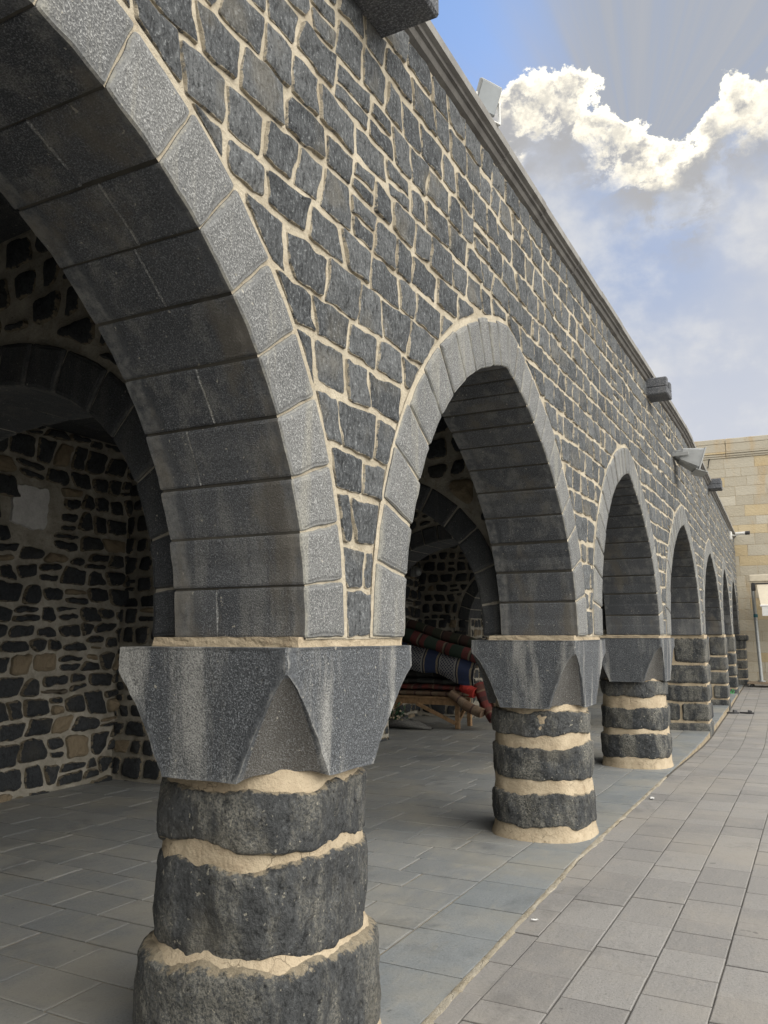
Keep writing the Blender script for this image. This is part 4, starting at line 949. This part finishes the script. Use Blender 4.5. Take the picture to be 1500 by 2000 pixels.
def folded(x0, x1, z0, z1, m_, label, seed, y0=.0, y1=.5):
    mb = MB(); n = 30
    def f(u, v):
        a = 2*pi*v; cz = (z0+z1)/2; cx_ = x0+(x1-x0)*u; e = 3
        yy = sgn(cos(a))*abs(cos(a))**(2/e)*(y1-y0)/2; zz = sgn(sin(a))*abs(sin(a))**(2/e)*(z1-z0)/2
        return (cx_-(x0+x1)/2, yy+.02*nz(cx_*4, a, seed), zz+.02*nz(cx_*3, seed, cos(a)))
    rows_ = []
    mb.grid(lambda v, u: f(u, v), 24, n, 0, True)
    mb.face(list(range(24))[::-1]); mb.face([n*24+i for i in range(24)])
    o = mb.build('folded_carpet', m_, smooth=True); o.location = ((x0+x1)/2, BY+(y0+y1)/2, (z0+z1)/2); tag(o, label, 'carpet', 'carpets piled under the arcade'); return o
folded(-5.45, -3.72, .535, .63, CM[5], 'flat tan and brown folded carpet lying directly on the bench', 1, -.05, .55)
folded(-5.45, -3.75, .63, .73, CM[4], 'red folded carpet, second layer up from the bench', 2, -.02, .55)
folded(-5.45, -3.85, .73, .83, CM[3], 'dark grey folded carpet above the red one', 3, .0, .6)
folded(-5.5, -3.9, .83, 1.0, CM[3], 'thick charcoal folded carpet under the blue patterned one', 4, .08, .65)
folded(-5.5, -3.8, 1.0, 1.2, CM[1], 'olive folded carpet hidden mostly behind the blue patterned one', 5, .2, .75)
roll((-3.86, BY+.05, .74), (-3.62, BY+.02, .62), .11, CM[6], 'bright red carpet end sticking out at the right of the bench', .9)
roll((-4.05, BY-.02, .50+.08), (-3.45, BY-.10, .30), .10, CM[5], 'brown rolled carpet drooping off the bench end', .8)
roll((-3.60, BY+.15, .75), (-3.28, BY+.0, .18), .12, CM[4], 'dusty red rolled carpet leaning from pile to floor', .8)
roll((-3.45, BY+.25, 1.05), (-3.2, BY+.1, .25), .12, CM[5], 'tan carpet roll leaning upright beside the pile behind the second pillar', .8)
# sack with artificial flowers under the bench
M['sack'] = plain('speckled_sack', (.12, .12, .115), .95, 0, .5, 60, .01)
mb = MB(); mb.grid(lambda u, v: (.50*(v-.5)*2*1.0, .22*cos(2*pi*u)*sin(pi*min(.97, max(.03, v)))**.6, max(0.004, (.11+.11*sin(2*pi*u))*sin(pi*min(.97, max(.03, v*.8+.1)))*(1.1-.6*v))), 24, 20, 0, True)
o = mb.build('cloth_bundle', M['sack'], smooth=True); o.location = (-4.8, BY-.28, 0); tag(o, 'grey speckled cloth bundle lying on the floor under the bench', 'bundle')
fb = thing('artificial_bouquet', 'bunch of dark green artificial leaves with small pale flowers lying on the bundle', 'bouquet', (-4.93, BY-.36, .10))
rs = random.Random(77); mg, mf = MB(), MB()
for i in range(120):
    p = Vector((rs.gauss(0, .10), rs.gauss(0, .07), abs(rs.gauss(.12, .09)))); a = Vector((rs.gauss(0, 1), rs.gauss(0, 1), rs.gauss(0, 1))).normalized(); b = a.cross(Vector((.3, .5, .8))).normalized(); L = rs.uniform(.03, .06)
    tgt = mg; i0 = [tgt.vert(p+a*L), tgt.vert(p+b*L*.4), tgt.vert(p-a*L), tgt.vert(p-b*L*.4)]; tgt.face(i0)
mg.build('leaves', plain('leaf_green', (.02, .07, .03), .5), fb); M['flower'] = plain('flower_pale', (.5, .42, .3), .6, 0, .4, 30)
for i in range(14):
    c_ = Vector((rs.gauss(0, .10), -.06-rs.random()*.06, abs(rs.gauss(.12, .08)))); mf = MB(); k0 = mf.vert(c_+Vector((0, -.012, 0)))
    rr = [mf.vert(c_+Vector((cos(pi*j/5)*(.028 if j % 2 == 0 else .012), -.004*(j % 2), sin(pi*j/5)*(.028 if j % 2 == 0 else .012)))) for j in range(10)]
    for j in range(10): mf.face((k0, rr[j], rr[(j+1) % 10]))
    mf.build('flower', M['flower'], fb)
# the whole pile stands further forward in the bay, on the floor, and is a little smaller than first laid out
_old = Vector((-4.7, BY, 0)); _new = Vector((-4.198, 12.14, FZ))
for o in list(sc.objects):
    if o.parent is None and o.get('category') in ('bench', 'carpet', 'bundle', 'bouquet'):
        o.location = _new+(o.location-_old)*.92; o.scale = (.92, .92, .92)
# ------------------------------------------------------------------ small things on the ground
M['rubber'] = plain('black_rubber', (.018, .018, .02), .55)
def sandal(x, y, rz, label):
    o = thing('sandal', label, 'sandal', (x, y, gz(y)), 'sandals on the courtyard paving'); o.rotation_euler.z = rz
    mb = MB(); n = 28
    ring = []
    for i in range(n):
        a = 2*pi*i/n; xx = .135*cos(a); yy = .048*sin(a)*(1+.18*cos(a)); ring.append((xx, yy))
    rows = [[mb.vert((a, b, z)) for a, b in ring] for z in (.001, .012, .026)]
    for A, B in zip(rows, rows[1:]):
        for i in range(n): mb.face((A[i], A[(i+1) % n], B[(i+1) % n], B[i]))
    mb.face(rows[-1]); mb.face(rows[0][::-1]); mb.build('sole', M['rubber'], o)
    mb = MB(); mb.grid(lambda u, v: (.02+.065*v, .052*cos(pi*u)*(1-.1*v), .024+.05*sin(pi*u)*(1-.3*v)), 14, 4); mb.build('strap', M['rubber'], o, smooth=True)
sandal(-.06, 18.0, .35, 'left black sandal of the pair, close to the pier foot'); sandal(.2, 18.1, -.05, 'right black sandal of the pair, farther out on the pavers')
M['paper'] = plain('scrap_paper', (.7, .7, .68), .8)
for i, (x, y, lab) in enumerate(((.17, 4.35, 'tiny white paper scrap by the kerb in front of the second pillar, nearer one'), (.14, 7.93, 'crumpled white paper scrap at the kerb beside the third pillar'))):
    mb = MB(); rs = random.Random(i); k = .012+.012*i
    mb.grid(lambda u, v: ((u-.5)*k*3, (v-.5)*k*1.4+.004*nz(u*5, v*5, i), .006+.012*abs(nz(u*4, v*4, i+3))), 8, 5); o = mb.build('paper_scrap', M['paper']); o.location = (x, y, gz(y)); o.rotation_euler.z = .7+i; tag(o, lab, 'litter')
# green sprayed mark on the foot of a far pier
mb = MB(); M['green'] = plain('green_spray', (.08, .42, .13), .7)
for k in range(5):
    mb.tube([W(22.475-.004*k, -.30+.28*i/8+.0, .05+.035*k+.05*sin(i*1.7+k*2)) for i in range(9)], .008, 5)
mb.build('spray_mark', M['green'], p6)
print('faces', sum(len(o.data.polygons) for o in sc.objects if o.type == 'MESH'))
